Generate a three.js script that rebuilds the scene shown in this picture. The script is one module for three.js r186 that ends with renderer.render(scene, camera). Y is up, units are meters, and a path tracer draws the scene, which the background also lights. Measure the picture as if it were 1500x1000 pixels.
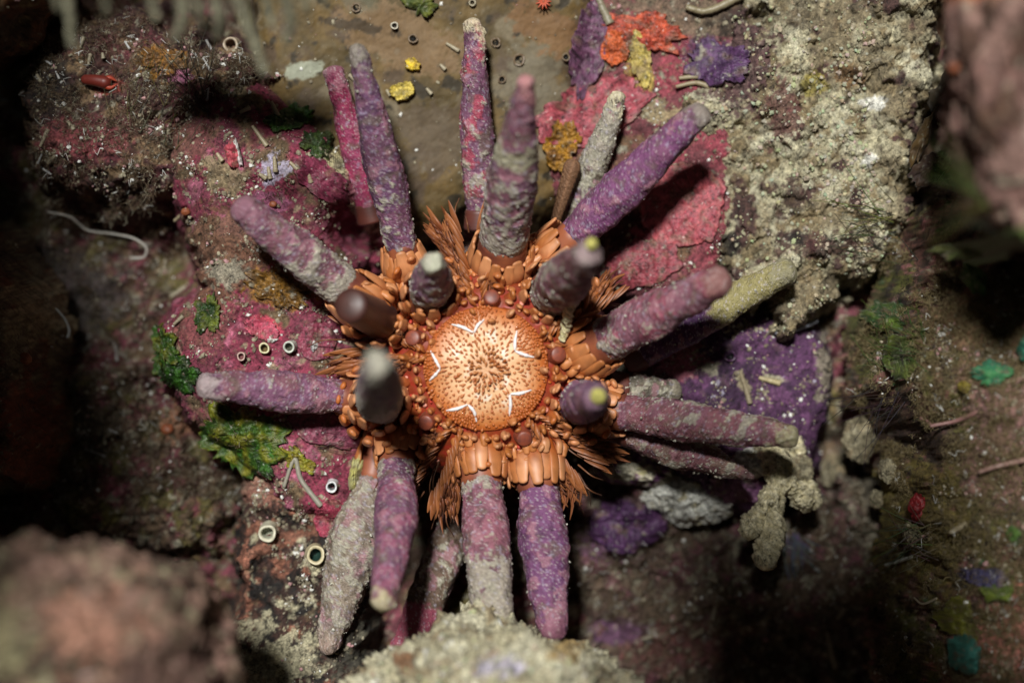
import * as THREE from 'three';
import { mergeGeometries, mergeVertices } from 'three/addons/utils/BufferGeometryUtils.js';

// ---------------------------------------------------------------- camera, sky, sun, exposure
// Lengths below are in millimetres and are turned into metres (MM) when a geometry is made.
const MM = 0.001, D = 300;                                   // D: camera height above the urchin's mouth (y = 0)
const scene = new THREE.Scene();
const camera = new THREE.PerspectiveCamera(2 * Math.atan(50 / D) * 180 / Math.PI, 1.5, 0.02, 5);
camera.position.set(0, D * MM, 0); camera.up.set(0, 0, -1); camera.lookAt(0, 0, 0);
camera.focus = (D + 7) * MM; camera.userData.fStop = 6.6;

{ // dim water all round, a little brighter overhead
  const w = 64, h = 32, a = new Float32Array(w * h * 4);
  for (let j = 0; j < h; j++) {
    const up = Math.sin(((j + 0.5) / h - 0.5) * Math.PI), k = 0.035 + 0.07 * Math.max(0, up);
    for (let i = 0; i < w; i++) a.set([k * 0.92, k * 1.0, k * 1.02, 1], (j * w + i) * 4);
  }
  const sky = new THREE.DataTexture(a, w, h, THREE.RGBAFormat, THREE.FloatType);
  sky.mapping = THREE.EquirectangularReflectionMapping; sky.magFilter = THREE.LinearFilter; sky.needsUpdate = true;
  scene.background = sky; scene.environment = sky;
}
const sun = new THREE.DirectionalLight(new THREE.Color(1, 0.99, 0.95), 4.6);
sun.position.set(-0.06, 0.5, -0.18); sun.castShadow = true; sun.shadow.radius = 11;
sun.shadow.mapSize.set(4096, 4096);
Object.assign(sun.shadow.camera, { left: -0.16, right: 0.16, top: 0.16, bottom: -0.16, near: 0.1, far: 1.2 });
scene.add(sun, sun.target);
const renderer = new THREE.WebGLRenderer({ antialias: true });
renderer.toneMapping = THREE.LinearToneMapping; renderer.toneMappingExposure = 1.0;
renderer.shadowMap.enabled = true;

// ---------------------------------------------------------------- numbers
function rng(seed) { let s = seed >>> 0; return () => { s = (s + 0x6D2B79F5) | 0; let t = Math.imul(s ^ (s >>> 15), 1 | s); t = (t + Math.imul(t ^ (t >>> 7), 61 | t)) ^ t; return ((t ^ (t >>> 14)) >>> 0) / 4294967296; }; }
const PERM = new Uint8Array(512); { const r = rng(7), p = [...Array(256).keys()]; for (let i = 255; i > 0; i--) { const j = (r() * (i + 1)) | 0; [p[i], p[j]] = [p[j], p[i]]; } for (let i = 0; i < 512; i++) PERM[i] = p[i & 255]; }
const grad = (h, x, y, z) => { h &= 15; const u = h < 8 ? x : y, v = h < 4 ? y : h === 12 || h === 14 ? x : z; return (h & 1 ? -u : u) + (h & 2 ? -v : v); };
function noise(x, y, z) {
  const fx = Math.floor(x), fy = Math.floor(y), fz = Math.floor(z), X = fx & 255, Y = fy & 255, Z = fz & 255; x -= fx; y -= fy; z -= fz;
  const u = x * x * x * (x * (x * 6 - 15) + 10), v = y * y * y * (y * (y * 6 - 15) + 10), w = z * z * z * (z * (z * 6 - 15) + 10);
  const A = PERM[X] + Y, AA = PERM[A] + Z, AB = PERM[A + 1] + Z, B = PERM[X + 1] + Y, BA = PERM[B] + Z, BB = PERM[B + 1] + Z;
  const L = (t, a, b) => a + t * (b - a);
  return L(w, L(v, L(u, grad(PERM[AA], x, y, z), grad(PERM[BA], x - 1, y, z)), L(u, grad(PERM[AB], x, y - 1, z), grad(PERM[BB], x - 1, y - 1, z))),
    L(v, L(u, grad(PERM[AA + 1], x, y, z - 1), grad(PERM[BA + 1], x - 1, y, z - 1)), L(u, grad(PERM[AB + 1], x, y - 1, z - 1), grad(PERM[BB + 1], x - 1, y - 1, z - 1))));
}
function fbm(x, y, z, o = 4) { let s = 0, a = 0.5; for (let i = 0; i < o; i++) { s += a * noise(x, y, z); x = x * 2.03 + 11.3; y = y * 2.03 + 5.1; z = z * 2.03 + 7.7; a *= 0.5; } return s; }
const hash = (i, j) => { const t = Math.sin(i * 127.1 + j * 311.7) * 43758.5453; return t - Math.floor(t); };
function cells(x, z) { // distance to the nearest feature point, and a number for that cell
  const X = Math.floor(x), Z = Math.floor(z); let best = 9, id = 0;
  for (let i = -1; i < 2; i++) for (let j = -1; j < 2; j++) { const h = hash(X + i, Z + j), g = hash(Z + j + 57, X + i - 13), dx = X + i + h - x, dz = Z + j + g - z, d = dx * dx + dz * dz; if (d < best) { best = d; id = h; } }
  return [Math.sqrt(best), id];
}
const clamp = (t, a = 0, b = 1) => Math.min(b, Math.max(a, t));
const sm = (a, b, t) => { t = clamp((t - a) / (b - a)); return t * t * (3 - 2 * t); };
const mix = (a, b, t) => a + (b - a) * t;
const mix3 = (a, b, t) => [mix(a[0], b[0], t), mix(a[1], b[1], t), mix(a[2], b[2], t)];
const V = (x, y, z) => new THREE.Vector3(x, y, z);
const at = (px, py, y) => { const s = (D - y) / D; return V((px - 750) * 0.1 * s, y, (py - 500) * 0.1 * s); };   // a pixel's direction met at height y (mm)
function lerpList(list, t) { const f = clamp(t) * (list.length - 1), i = Math.min(list.length - 2, Math.floor(f)); return mix(list[i], list[i + 1], f - i); }

// base colours (linear)
const C = {
  sand: [0.38, 0.35, 0.235], paleSand: [0.49, 0.465, 0.34], greySand: [0.27, 0.25, 0.19], brownRock: [0.085, 0.058, 0.02], darkBrown: [0.035, 0.023, 0.016], black: [0.013, 0.01, 0.009],
  magenta: [0.22, 0.034, 0.065], maroon: [0.10, 0.022, 0.03], deepMaroon: [0.045, 0.016, 0.016], purple: [0.075, 0.03, 0.075], mauve: [0.30, 0.13, 0.22], violet: [0.22, 0.085, 0.25], pinkRed: [0.42, 0.07, 0.10],
  orangeRed: [0.52, 0.085, 0.035], orange: [0.55, 0.22, 0.04], ochre: [0.25, 0.12, 0.015], yellow: [0.65, 0.48, 0.04], green: [0.035, 0.11, 0.008], olive: [0.15, 0.15, 0.02], moss: [0.07, 0.075, 0.018], turquoise: [0.06, 0.42, 0.33],
  white: [0.75, 0.75, 0.7], cream: [0.62, 0.55, 0.36], lilac: [0.45, 0.42, 0.55], pink: [0.55, 0.25, 0.25], turf: [0.15, 0.10, 0.055],
};

// ---------------------------------------------------------------- helpers that make objects
const used = new Map();
function numbered(name) { const n = used.get(name) ?? 0; used.set(name, n + 1); return n ? `${name}_${String(n).padStart(3, '0')}` : name; }
function tag(o, label, category, group, kind) { o.userData.label = label; if (category) o.userData.category = category; if (group) o.userData.group = group; if (kind) o.userData.kind = kind; return o; }
function shade(o) { o.traverse((m) => { if (m.isMesh) m.castShadow = m.receiveShadow = true; }); return o; }
const std = (o = {}) => new THREE.MeshStandardMaterial({ vertexColors: true, roughness: 0.8, ...o });

/** Fine grit for rock, crust and spine: pale grains and dark pits of the material itself, tileable, 26 mm wide. */
const GRIT = 26, grit = (() => {
  const n = 1024, r = rng(5), f = new Float32Array(n * n), lay = (P, amp) => { const g = new Float32Array(P * P).map(() => r() * 2 - 1), k = P / n; for (let j = 0; j < n; j++) for (let i = 0; i < n; i++) { const x = i * k, y = j * k, X = Math.floor(x), Y = Math.floor(y), u = x - X, v = y - Y, a = u * u * (3 - 2 * u), b = v * v * (3 - 2 * v), X1 = (X + 1) % P, Y1 = (Y + 1) % P; f[j * n + i] += amp * mix(mix(g[Y * P + X], g[Y * P + X1], a), mix(g[Y1 * P + X], g[Y1 * P + X1], a), b); } };
  lay(29, 0.35); lay(61, 0.5); lay(113, 0.6); lay(197, 0.5); lay(401, 0.35);
  const col = new Uint8Array(n * n * 4), hgt = new Uint8Array(n * n * 4), enc = (v) => 255 * Math.pow(clamp(v), 1 / 2.2);
  for (let i = 0; i < n * n; i++) { const t = f[i], c = clamp(0.62 + 0.3 * t + 0.25 * sm(0.75, 1.15, t) - 0.2 * sm(0.6, 1.1, -t), 0.12, 1); col.set([enc(c), enc(c * 0.99), enc(c * 0.97), 255], i * 4); const h = 255 * clamp(0.5 + 0.38 * t); hgt.set([h, h, h, 255], i * 4); }
  const make = (d, srgb) => { const t = new THREE.DataTexture(d, n, n); t.wrapS = t.wrapT = THREE.RepeatWrapping; t.magFilter = THREE.LinearFilter; t.minFilter = THREE.LinearMipmapLinearFilter; t.generateMipmaps = true; if (srgb) t.colorSpace = THREE.SRGBColorSpace; t.needsUpdate = true; return t; };
  return { map: make(col, true), bumpMap: make(hgt, false), bumpScale: 0.00016, color: new THREE.Color(1.55, 1.55, 1.55) };
})();
const gritUV = (g) => { const p = g.attributes.position, uv = new Float32Array(p.count * 2); for (let i = 0; i < p.count; i++) { uv[i * 2] = (p.getX(i) + 0.63 * p.getY(i)) / GRIT; uv[i * 2 + 1] = (p.getZ(i) + 0.57 * p.getY(i)) / GRIT; } g.setAttribute('uv', new THREE.BufferAttribute(uv, 2)); };
const M = {
  smooth: std({ roughness: 0.75 }), rock: std({ roughness: 0.85, ...grit }), wetRock: std({ roughness: 0.55, ...grit, bumpScale: 0.00008 }), spine: std({ roughness: 0.7, bumpMap: grit.bumpMap, bumpScale: 0.0002 }),
  flesh: new THREE.MeshPhysicalMaterial({ vertexColors: true, roughness: 0.5, clearcoat: 0.1, clearcoatRoughness: 0.35, transmission: 0.15, thickness: 0 }),
  shell: std({ roughness: 0.45 }), algae: new THREE.MeshPhysicalMaterial({ vertexColors: true, roughness: 0.7, transmission: 0.3, thickness: 0 }),
  thread: std({ roughness: 0.6 }), grain: new THREE.MeshStandardMaterial({ color: 0xffffff, roughness: 0.75 }),
};
/** A mesh from a geometry in mm, moved so that its origin is at its own base (top level) or at origin (part). */
function meshAt(name, geo, mat, origin) {
  if (mat.map || mat.bumpMap) gritUV(geo); geo.computeBoundingBox(); const b = geo.boundingBox, o = origin ?? V((b.min.x + b.max.x) / 2, b.min.y, (b.min.z + b.max.z) / 2);
  geo.translate(-o.x, -o.y, -o.z); geo.scale(MM, MM, MM); geo.computeBoundingBox(); geo.computeBoundingSphere();
  const m = new THREE.Mesh(geo, mat); m.name = name; m.castShadow = m.receiveShadow = true;
  if (!origin) m.position.copy(o).multiplyScalar(MM);
  return m;
}
function thing(name, geo, mat, label, category, group, kind) { const m = meshAt(numbered(name), geo, mat); tag(m, label, category, group, kind); scene.add(m); return m; }
function gridGeo(nu, nv, f, wrap = false) { // f(i, j) -> [x, y, z, r, g, b]
  const pos = new Float32Array((nu + 1) * (nv + 1) * 3), col = new Float32Array(pos.length), idx = [];
  for (let j = 0; j <= nv; j++) for (let i = 0; i <= nu; i++) { const a = f(i, j), k = (j * (nu + 1) + i) * 3; pos[k] = a[0]; pos[k + 1] = a[1]; pos[k + 2] = a[2]; col[k] = a[3]; col[k + 1] = a[4]; col[k + 2] = a[5]; }
  for (let j = 0; j < nv; j++) for (let i = 0; i < nu; i++) { const a = j * (nu + 1) + i, b = a + 1, c = a + nu + 1, d = c + 1; idx.push(a, c, b, b, c, d); }
  const g = new THREE.BufferGeometry(); g.setAttribute('position', new THREE.BufferAttribute(pos, 3)); g.setAttribute('color', new THREE.BufferAttribute(col, 3)); g.setIndex(idx);
  g.computeVertexNormals();
  if (wrap) { const n = g.attributes.normal, w = nu + 1; for (let j = 0; j <= nv; j++) { const a = j * w, b = a + nu, s = V(n.getX(a) + n.getX(b), n.getY(a) + n.getY(b), n.getZ(a) + n.getZ(b)).normalize(); n.setXYZ(a, s.x, s.y, s.z); n.setXYZ(b, s.x, s.y, s.z); } }
  return g;
}
function frameOf(d) { const u = V(0, 1, 0).cross(d); if (u.length() < 0.15) u.set(1, 0, 0).cross(d); u.normalize(); return [u, d.clone().cross(u).normalize()]; }
/** A closed tube along points with varying radius. skin(t, angle, p) -> { d: radial offset, c: colour }; flat squeezes it across. */
function tube(points, radius, { rings = 24, sides = 10, cap = 1, skin, color = C.sand, flat = 1, up } = {}) {
  const curve = points.length > 2 ? new THREE.CatmullRomCurve3(points) : new THREE.LineCurve3(points[0], points[1]);
  const len = curve.getLength(), ts = [], capN = sides < 7 ? 1 : 4;
  for (let k = 0; k < capN; k++) ts.push([0, -Math.cos(k / capN * Math.PI / 2)]);
  for (let k = 0; k <= rings; k++) ts.push([k / rings, 0]);
  for (let k = capN - 1; k >= 0; k--) ts.push([1, Math.cos(k / capN * Math.PI / 2)]);
  const fr = []; let u0 = null;
  for (const [t, e] of ts) {
    const p = curve.getPoint(t), d = curve.getTangent(t); let u;
    if (up && !u0) { u = up.clone().addScaledVector(d, -up.dot(d)).normalize(); } else if (!u0) u = frameOf(d)[0]; else u = u0.clone().addScaledVector(d, -u0.dot(d)).normalize();
    u0 = u; const r = radius(t);
    fr.push([p.addScaledVector(d, e * r * cap), u, d.clone().cross(u), r * Math.sqrt(Math.max(0, 1 - e * e)), t + e * r * cap / len]);
  }
  return gridGeo(sides, fr.length - 1, (i, j) => {
    const [p, u, v, r, t] = fr[j], a = (i % sides) / sides * Math.PI * 2, dir = u.clone().multiplyScalar(Math.cos(a)).addScaledVector(v, Math.sin(a) * flat);
    let q = p.clone().addScaledVector(dir, r), c = typeof color === 'function' ? color(t, a, q) : color;
    if (skin) { const s = skin(t, a, q); q.addScaledVector(dir, s.d * Math.min(1, r * 2)); c = s.c ?? c; }
    return [q.x, q.y, q.z, ...c];
  }, true);
}
function lump(center, rx, ry, rz, { detail = 4, amp = 0.2, freq = 1.2, color, turn = 0, fine = 0.05 } = {}) { // a rough closed lump
  let g = new THREE.IcosahedronGeometry(1, detail * 4); g.deleteAttribute('uv'); g.deleteAttribute('normal'); g = mergeVertices(g, 1e-5);
  const p = g.attributes.position, col = new Float32Array(p.count * 3), v = V(0, 0, 0), cs = Math.cos(turn), sn = Math.sin(turn);
  for (let i = 0; i < p.count; i++) {
    v.fromBufferAttribute(p, i); const k = 1 + amp * fbm(v.x * freq + center.x, v.y * freq + center.y, v.z * freq + center.z, 4) * 2 + fine * noise(v.x * 9 + center.z, v.y * 9, v.z * 9 + center.x);
    const x = v.x * k * rx, y = v.y * k * ry, z = v.z * k * rz; p.setXYZ(i, center.x + x * cs - z * sn, center.y + y, center.z + x * sn + z * cs);
    col.set(typeof color === 'function' ? color(center.x + x, center.y + y, center.z + z) : color, i * 3);
  }
  g.setAttribute('color', new THREE.BufferAttribute(col, 3)); g.computeVertexNormals(); return g;
}

// ---------------------------------------------------------------- the reef: rocks as height surfaces
const DEM = { c: 0.25, x0: -125, z0: -95, w: 1000, h: 760 }; DEM.y = new Float32Array(DEM.w * DEM.h).fill(-70); DEM.id = new Int16Array(DEM.w * DEM.h);
function splat(x, y, z, r, id) { const i0 = Math.round((x - r - DEM.x0) / DEM.c), i1 = Math.round((x + r - DEM.x0) / DEM.c), j0 = Math.round((z - r - DEM.z0) / DEM.c), j1 = Math.round((z + r - DEM.z0) / DEM.c);
  for (let j = Math.max(0, j0); j <= Math.min(DEM.h - 1, j1); j++) for (let i = Math.max(0, i0); i <= Math.min(DEM.w - 1, i1); i++) { const k = j * DEM.w + i; if (y > DEM.y[k]) { DEM.y[k] = y; DEM.id[k] = id; } } }
function demAt(x, z) { const i = clamp(Math.round((x - DEM.x0) / DEM.c), 0, DEM.w - 1), j = clamp(Math.round((z - DEM.z0) / DEM.c), 0, DEM.h - 1); return DEM.y[j * DEM.w + i]; }
function demId(x, z) { const i = clamp(Math.round((x - DEM.x0) / DEM.c), 0, DEM.w - 1), j = clamp(Math.round((z - DEM.z0) / DEM.c), 0, DEM.h - 1); return DEM.id[j * DEM.w + i]; }
function demNormal(x, z, e = 0.8) { return V(demAt(x - e, z) - demAt(x + e, z), 2 * e, demAt(x, z - e) - demAt(x, z + e)).normalize(); }
function hit(px, py) { for (let y = 60; y > -70; y -= 0.15) { const p = at(px, py, y); if (demAt(p.x, p.z) >= y) return V(p.x, demAt(p.x, p.z), p.z); } return at(px, py, -60); }

/** layers: [colour, wavelength mm, threshold, softness, (seed)], patches: [px, py, rx px, ry px, degrees, colour, roughness of edge] */
function colouring(base, layers, patches, y0, speck = 0.25, dust = 1) {
  const pt = (patches ?? []).map(([px, py, rx, ry, deg, c, e = 0.35]) => { const p = at(px, py, y0), s = 0.1 * (D - y0) / D; return [p.x, p.z, rx * s, ry * s, Math.cos(deg * Math.PI / 180), Math.sin(deg * Math.PI / 180), c, e]; });
  return (x, y, z) => {
    let c = base;
    layers.forEach(([col, wl, th, soft, seed = 0], k) => { const n = fbm(x / wl + seed * 17 + k * 31, y / wl + seed * 3, z / wl - seed * 9 + k * 13, 5); const t = sm(th - soft, th + soft, n); if (t > 0) c = mix3(c, col, t); });
    for (const [cx, cz, rx, ry, cs, sn, col, e] of pt) { const dx = x - cx, dz = z - cz, a = (dx * cs + dz * sn) / rx, b = (dz * cs - dx * sn) / ry, d = Math.sqrt(a * a + b * b); if (d < 2) { const t = sm(1.15, 0.85, d + e * 2 * fbm(x * 0.45 + cx, y * 0.3, z * 0.45 + cz, 5) + e * 1.3 * fbm(x * 1.7, y, z * 1.7 + cx, 3)); if (t > 0) c = mix3(c, col, t * 0.85); } }
    const du = fbm(x * 0.62 + 91, y * 0.62, z * 0.62 - 37, 5), dk = fbm(x * 0.5 - 55, y * 0.5, z * 0.5 + 21, 5); c = mix3(c, C.turf, sm(0.2, 0.34, dk) * 0.5 * dust); c = mix3(c, C.greySand, sm(0.27, 0.38, du) * 0.6 * dust); c = mix3(c, [c[0] * 0.35, c[1] * 0.33, c[2] * 0.33], sm(0.08, 0.34, -dk) * 0.7 * dust);
    const g = 1 + speck * (1.2 * noise(x * 2.1, y * 2.1, z * 2.1) + 1.1 * noise(x * 4.6 + 9, y * 4.6, z * 4.6));
    return [Math.max(0.004, c[0] * g), Math.max(0.004, c[1] * g), Math.max(0.004, c[2] * g)];
  };
}
let rockId = 0;
/** poly in pixels at height y (mm). bumps: [amp, wavelength] pairs. crumbs: [amp, size] worley lumps. */
function rock({ name, label, cat = 'rock', group, kind, poly, y, slope = [0, 0], edge = 5, steep = 6, cell = 0.22, warp = 1.5, bumps = [], crumbs = [], dome = 0, color, mat = M.rock, min = -62, extra, relief = 0.7 }) {
  const id = ++rockId, P = poly.map(([a, b]) => at(a, b, y)), n = P.length;
  let x0 = 1e9, x1 = -1e9, z0 = 1e9, z1 = -1e9, cx = 0, cz = 0; for (const p of P) { x0 = Math.min(x0, p.x); x1 = Math.max(x1, p.x); z0 = Math.min(z0, p.z); z1 = Math.max(z1, p.z); cx += p.x / n; cz += p.z / n; }
  const size = Math.max(x1 - x0, z1 - z0) / 2, mg = 4 + warp; x0 -= mg; x1 += mg; z0 -= mg; z1 += mg;
  const sd = (x, z) => { let d = 1e9, inside = false; for (let i = 0, j = n - 1; i < n; j = i++) { const a = P[i], b = P[j], ex = b.x - a.x, ez = b.z - a.z, t = clamp(((x - a.x) * ex + (z - a.z) * ez) / (ex * ex + ez * ez)), dx = x - a.x - ex * t, dz = z - a.z - ez * t; d = Math.min(d, dx * dx + dz * dz); if ((a.z > z) !== (b.z > z) && x < (b.x - a.x) * (z - a.z) / (b.z - a.z) + a.x) inside = !inside; } return (inside ? 1 : -1) * Math.sqrt(d); };
  const nx = Math.ceil((x1 - x0) / cell), nz = Math.ceil((z1 - z0) / cell), map = new Int32Array((nx + 1) * (nz + 1)).fill(-1), pos = [], col = [], idx = [];
  for (let j = 0; j <= nz; j++) for (let i = 0; i <= nx; i++) {
    const x = x0 + i * cell, z = z0 + j * cell;
    const s = sd(x + warp * 1.6 * fbm(x * 0.22 + id, 3.1, z * 0.22, 4), z + warp * 1.6 * fbm(x * 0.22, 9.7, z * 0.22 + id, 4));
    if (s < -mg + 1) continue;
    let h = y + slope[0] * (x - cx) / 10 + slope[1] * (z - cz) / 10 - dome * ((x - cx) ** 2 + (z - cz) ** 2) / (size * size);
    for (const [a, wl] of bumps) h += a * 2 * fbm(x / wl + id * 7.3, id, z / wl + 2.2, 3);
    for (const [a, sz] of crumbs) { const wx = x + 0.5 * sz * noise(x * 1.3 / sz, 1, z * 1.3 / sz), wz = z + 0.5 * sz * noise(x * 1.3 / sz, 7, z * 1.3 / sz), [d, k] = cells(wx / sz + id, wz / sz); h += a * (0.35 + k) * Math.sqrt(Math.max(0, 1 - d * d * 1.7)); }
    if (extra) h += extra(x, z);
    if (s < edge) h -= s > 0 ? edge * (1 - Math.sqrt(Math.max(0, 1 - (1 - s / edge) ** 2))) : edge - s * steep;
    h = Math.max(h, min); if (h <= min && s < -1) continue;
    map[j * (nx + 1) + i] = pos.length / 3; pos.push(x, h, z); const c = color(x, h, z); col.push(c[0], c[1], c[2]); splat(x, h, z, cell * 0.55, id);
  }
  for (let j = 0; j < nz; j++) for (let i = 0; i < nx; i++) { const a = map[j * (nx + 1) + i], b = map[j * (nx + 1) + i + 1], c = map[(j + 1) * (nx + 1) + i], d = map[(j + 1) * (nx + 1) + i + 1]; if (a >= 0 && b >= 0 && c >= 0 && d >= 0) idx.push(a, c, b, b, c, d); }
  const g = new THREE.BufferGeometry(); g.setAttribute('position', new THREE.Float32BufferAttribute(pos, 3)); g.setAttribute('color', new THREE.Float32BufferAttribute(col, 3)); g.setIndex(idx); g.computeVertexNormals();
  const q = g.attributes.position, nn = g.attributes.normal; // rough relief in every direction, so that flanks are rough too
  for (let i = 0; i < q.count; i++) { const x = q.getX(i), h = q.getY(i), z = q.getZ(i), k = relief * (1.1 * fbm(x * 0.5 + id, h * 0.5, z * 0.5, 4) + 0.35 * noise(x * 2.4, h * 2.4, z * 2.4)); q.setXYZ(i, x + nn.getX(i) * k, h + nn.getY(i) * k * 0.5, z + nn.getZ(i) * k); }
  g.computeVertexNormals(); thing(name, g, mat, label, cat, group, kind); return id;
}
//@@ROCKS
// reef floor: deep, dark, rising outside the picture to unseen walls that help darken the edges
{
  const f = colouring([0.1, 0.06, 0.045], [[[0.19, 0.05, 0.07], 8, 0.0, 0.12, 1], [[0.12, 0.1, 0.03], 6, 0.1, 0.1, 2], [[0.2, 0.13, 0.075], 4, 0.16, 0.08, 3], [[0.28, 0.26, 0.19], 2.2, 0.2, 0.05, 4], [[0.42, 0.4, 0.31], 1.1, 0.3, 0.05, 8]], [[120, 430, 90, 60, 10, [0.12, 0.1, 0.1], 0.5], [100, 640, 110, 60, 0, C.turf, 0.6], [1000, 960, 140, 40, 0, [0.12, 0.045, 0.05], 0.6]], -42, 0.4);
  const put = (x, z) => { const far = Math.max(0, Math.hypot(x * 0.72, z) - 66), a = Math.atan2(z, x); return -31 + 15 * fbm(x / 13, 1, z / 13, 5) + 4.5 * fbm(x / 4, 4, z / 4, 5) + Math.min(230, far * 1.7) * (0.8 + 0.3 * Math.sin(a * 3 + 1)) - 16 * sm(0, 40, x) * sm(10, 40, z); };
  const cell = 0.6, nx = Math.round(250 / cell), nz = Math.round(190 / cell);
  const g = gridGeo(nx, nz, (i, j) => { // the sheet reaches far out beyond the picture, with wide cells there
    const u = i / nx * 2 - 1, v = j / nz * 2 - 1, x = 110 * u + 190 * u ** 9, z = 85 * v + 215 * v ** 9, y = put(x, z); return [x, y, z, ...f(x, y, z)];
  });
  for (let z = DEM.z0; z < DEM.z0 + DEM.h * DEM.c; z += 0.5) for (let x = DEM.x0; x < DEM.x0 + DEM.w * DEM.c; x += 0.5) splat(x, put(x, z), z, 0.25, 0);
  const m = thing('reef_floor', g, M.rock, 'dark brown floor of the reef crevice', 'seabed', null, 'structure');
}
const R = {};
R.brown = rock({ name: 'brown_rock', label: 'smooth brown rock face behind the purple spines, with small holes and yellow sponge', poly: [[370, -80], [880, -80], [868, 60], [850, 130], [845, 250], [800, 330], [700, 300], [600, 350], [540, 330], [490, 260], [400, 200], [370, 100]], y: -17, slope: [-0.4, -1.2], edge: 6, steep: 5, warp: 1.2, bumps: [[0.9, 14], [0.22, 3], [0.05, 0.8]], mat: M.smooth, relief: 0.25,
  color: colouring(C.brownRock, [[[0.15, 0.095, 0.03], 9, 0.02, 0.2, 1], [[0.09, 0.06, 0.035], 5, 0.16, 0.12, 2], [[0.17, 0.135, 0.08], 5, 0.16, 0.1, 5], [[0.04, 0.03, 0.016], 3, 0.22, 0.06, 8]], [[450, 103, 28, 11, -12, [0.34, 0.36, 0.27], 0.4], [780, 120, 45, 60, 0, [0.15, 0.125, 0.08], 0.4], [590, 60, 90, 40, 20, [0.2, 0.125, 0.06], 0.4], [640, 200, 60, 50, 0, [0.1, 0.07, 0.04], 0.5], [520, 40, 60, 8, 10, [0.05, 0.035, 0.02], 0.5], [800, 40, 60, 30, 30, [0.19, 0.1, 0.04], 0.5]], -17, 0.13, 0.3) });
R.turfLeft = rock({ name: 'turf_rock', label: 'dark red and brown turf covered rock with white threads, left of magenta rock', poly: [[30, 20], [180, 10], [330, 60], [400, 110], [330, 160], [250, 190], [270, 270], [180, 290], [60, 270], [20, 180]], y: -10, slope: [1, 0.6], edge: 8, steep: 3, warp: 3, bumps: [[2.2, 12], [0.9, 3.5], [0.3, 1]], crumbs: [[0.35, 0.9]],
  color: colouring([0.075, 0.032, 0.022], [[C.deepMaroon, 9, -0.04, 0.15, 1], [C.maroon, 6, 0.12, 0.15, 7], [[0.2, 0.13, 0.07], 4, 0.16, 0.12, 2], [C.greySand, 2, 0.3, 0.07, 3]], [[235, 90, 40, 28, 20, C.ochre, 0.5], [110, 200, 70, 30, 10, [0.22, 0.05, 0.06], 0.6], [150, 120, 30, 14, 10, [0.2, 0.03, 0.02], 0.4], [60, 120, 40, 60, 0, C.black, 0.5], [255, 110, 20, 12, 0, [0.4, 0.14, 0.25], 0.5]], -8, 0.4) });
R.magenta = rock({ name: 'magenta_coralline_rock', label: 'magenta coralline rock left of the urchin, with tube worms and green algae', poly: [[330, 100], [395, 130], [470, 190], [545, 290], [560, 350], [500, 420], [520, 500], [530, 620], [545, 710], [490, 770], [420, 750], [370, 690], [290, 640], [235, 560], [225, 480], [290, 420], [270, 330], [235, 260], [250, 180]], y: -10.5, slope: [-0.8, 0], edge: 7, steep: 4, warp: 2, bumps: [[2.0, 13], [0.7, 4], [0.16, 1.1]], crumbs: [[0.14, 0.7]],
  extra: (x, z) => { const p = at(515, 335, -10), q = at(400, 250, -10); return -16 * Math.exp(-((x - p.x) ** 2 + (z - p.z) ** 2) / 14) + 2.5 * Math.exp(-((x - q.x) ** 2 + (z - q.z) ** 2) / 40); },
  color: colouring(C.magenta, [[[0.17, 0.035, 0.06], 8, 0.06, 0.12, 1], [[0.36, 0.11, 0.17], 4, 0.2, 0.08, 2], [C.turf, 6, 0.2, 0.09, 3], [[0.3, 0.22, 0.15], 2.6, 0.3, 0.06, 5]],
    [[330, 370, 70, 75, 0, [0.13, 0.07, 0.035], 0.5], [410, 425, 45, 28, 20, C.ochre, 0.6], [330, 260, 40, 26, 20, [0.24, 0.2, 0.11], 0.6], [345, 120, 22, 26, 30, [0.3, 0.25, 0.14], 0.6], [390, 480, 28, 16, 20, [0.5, 0.05, 0.1], 0.3], [300, 480, 45, 40, 0, [0.2, 0.06, 0.06], 0.5], [400, 250, 22, 20, 0, C.lilac, 0.7], [330, 400, 30, 20, 0, C.greySand, 0.7], [490, 240, 18, 28, -20, C.cream, 0.5], [535, 315, 22, 14, 40, C.cream, 0.6], [440, 600, 70, 22, 0, [0.25, 0.05, 0.10], 0.3], [480, 750, 22, 28, 0, [0.33, 0.05, 0.09], 0.3], [300, 640, 40, 40, 0, [0.2, 0.1, 0.07], 0.6], [395, 300, 26, 20, 0, [0.3, 0.1, 0.18], 0.4], [270, 200, 40, 40, 0, [0.15, 0.06, 0.05], 0.6]], -10.5, 0.28, 0.65) });
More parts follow.
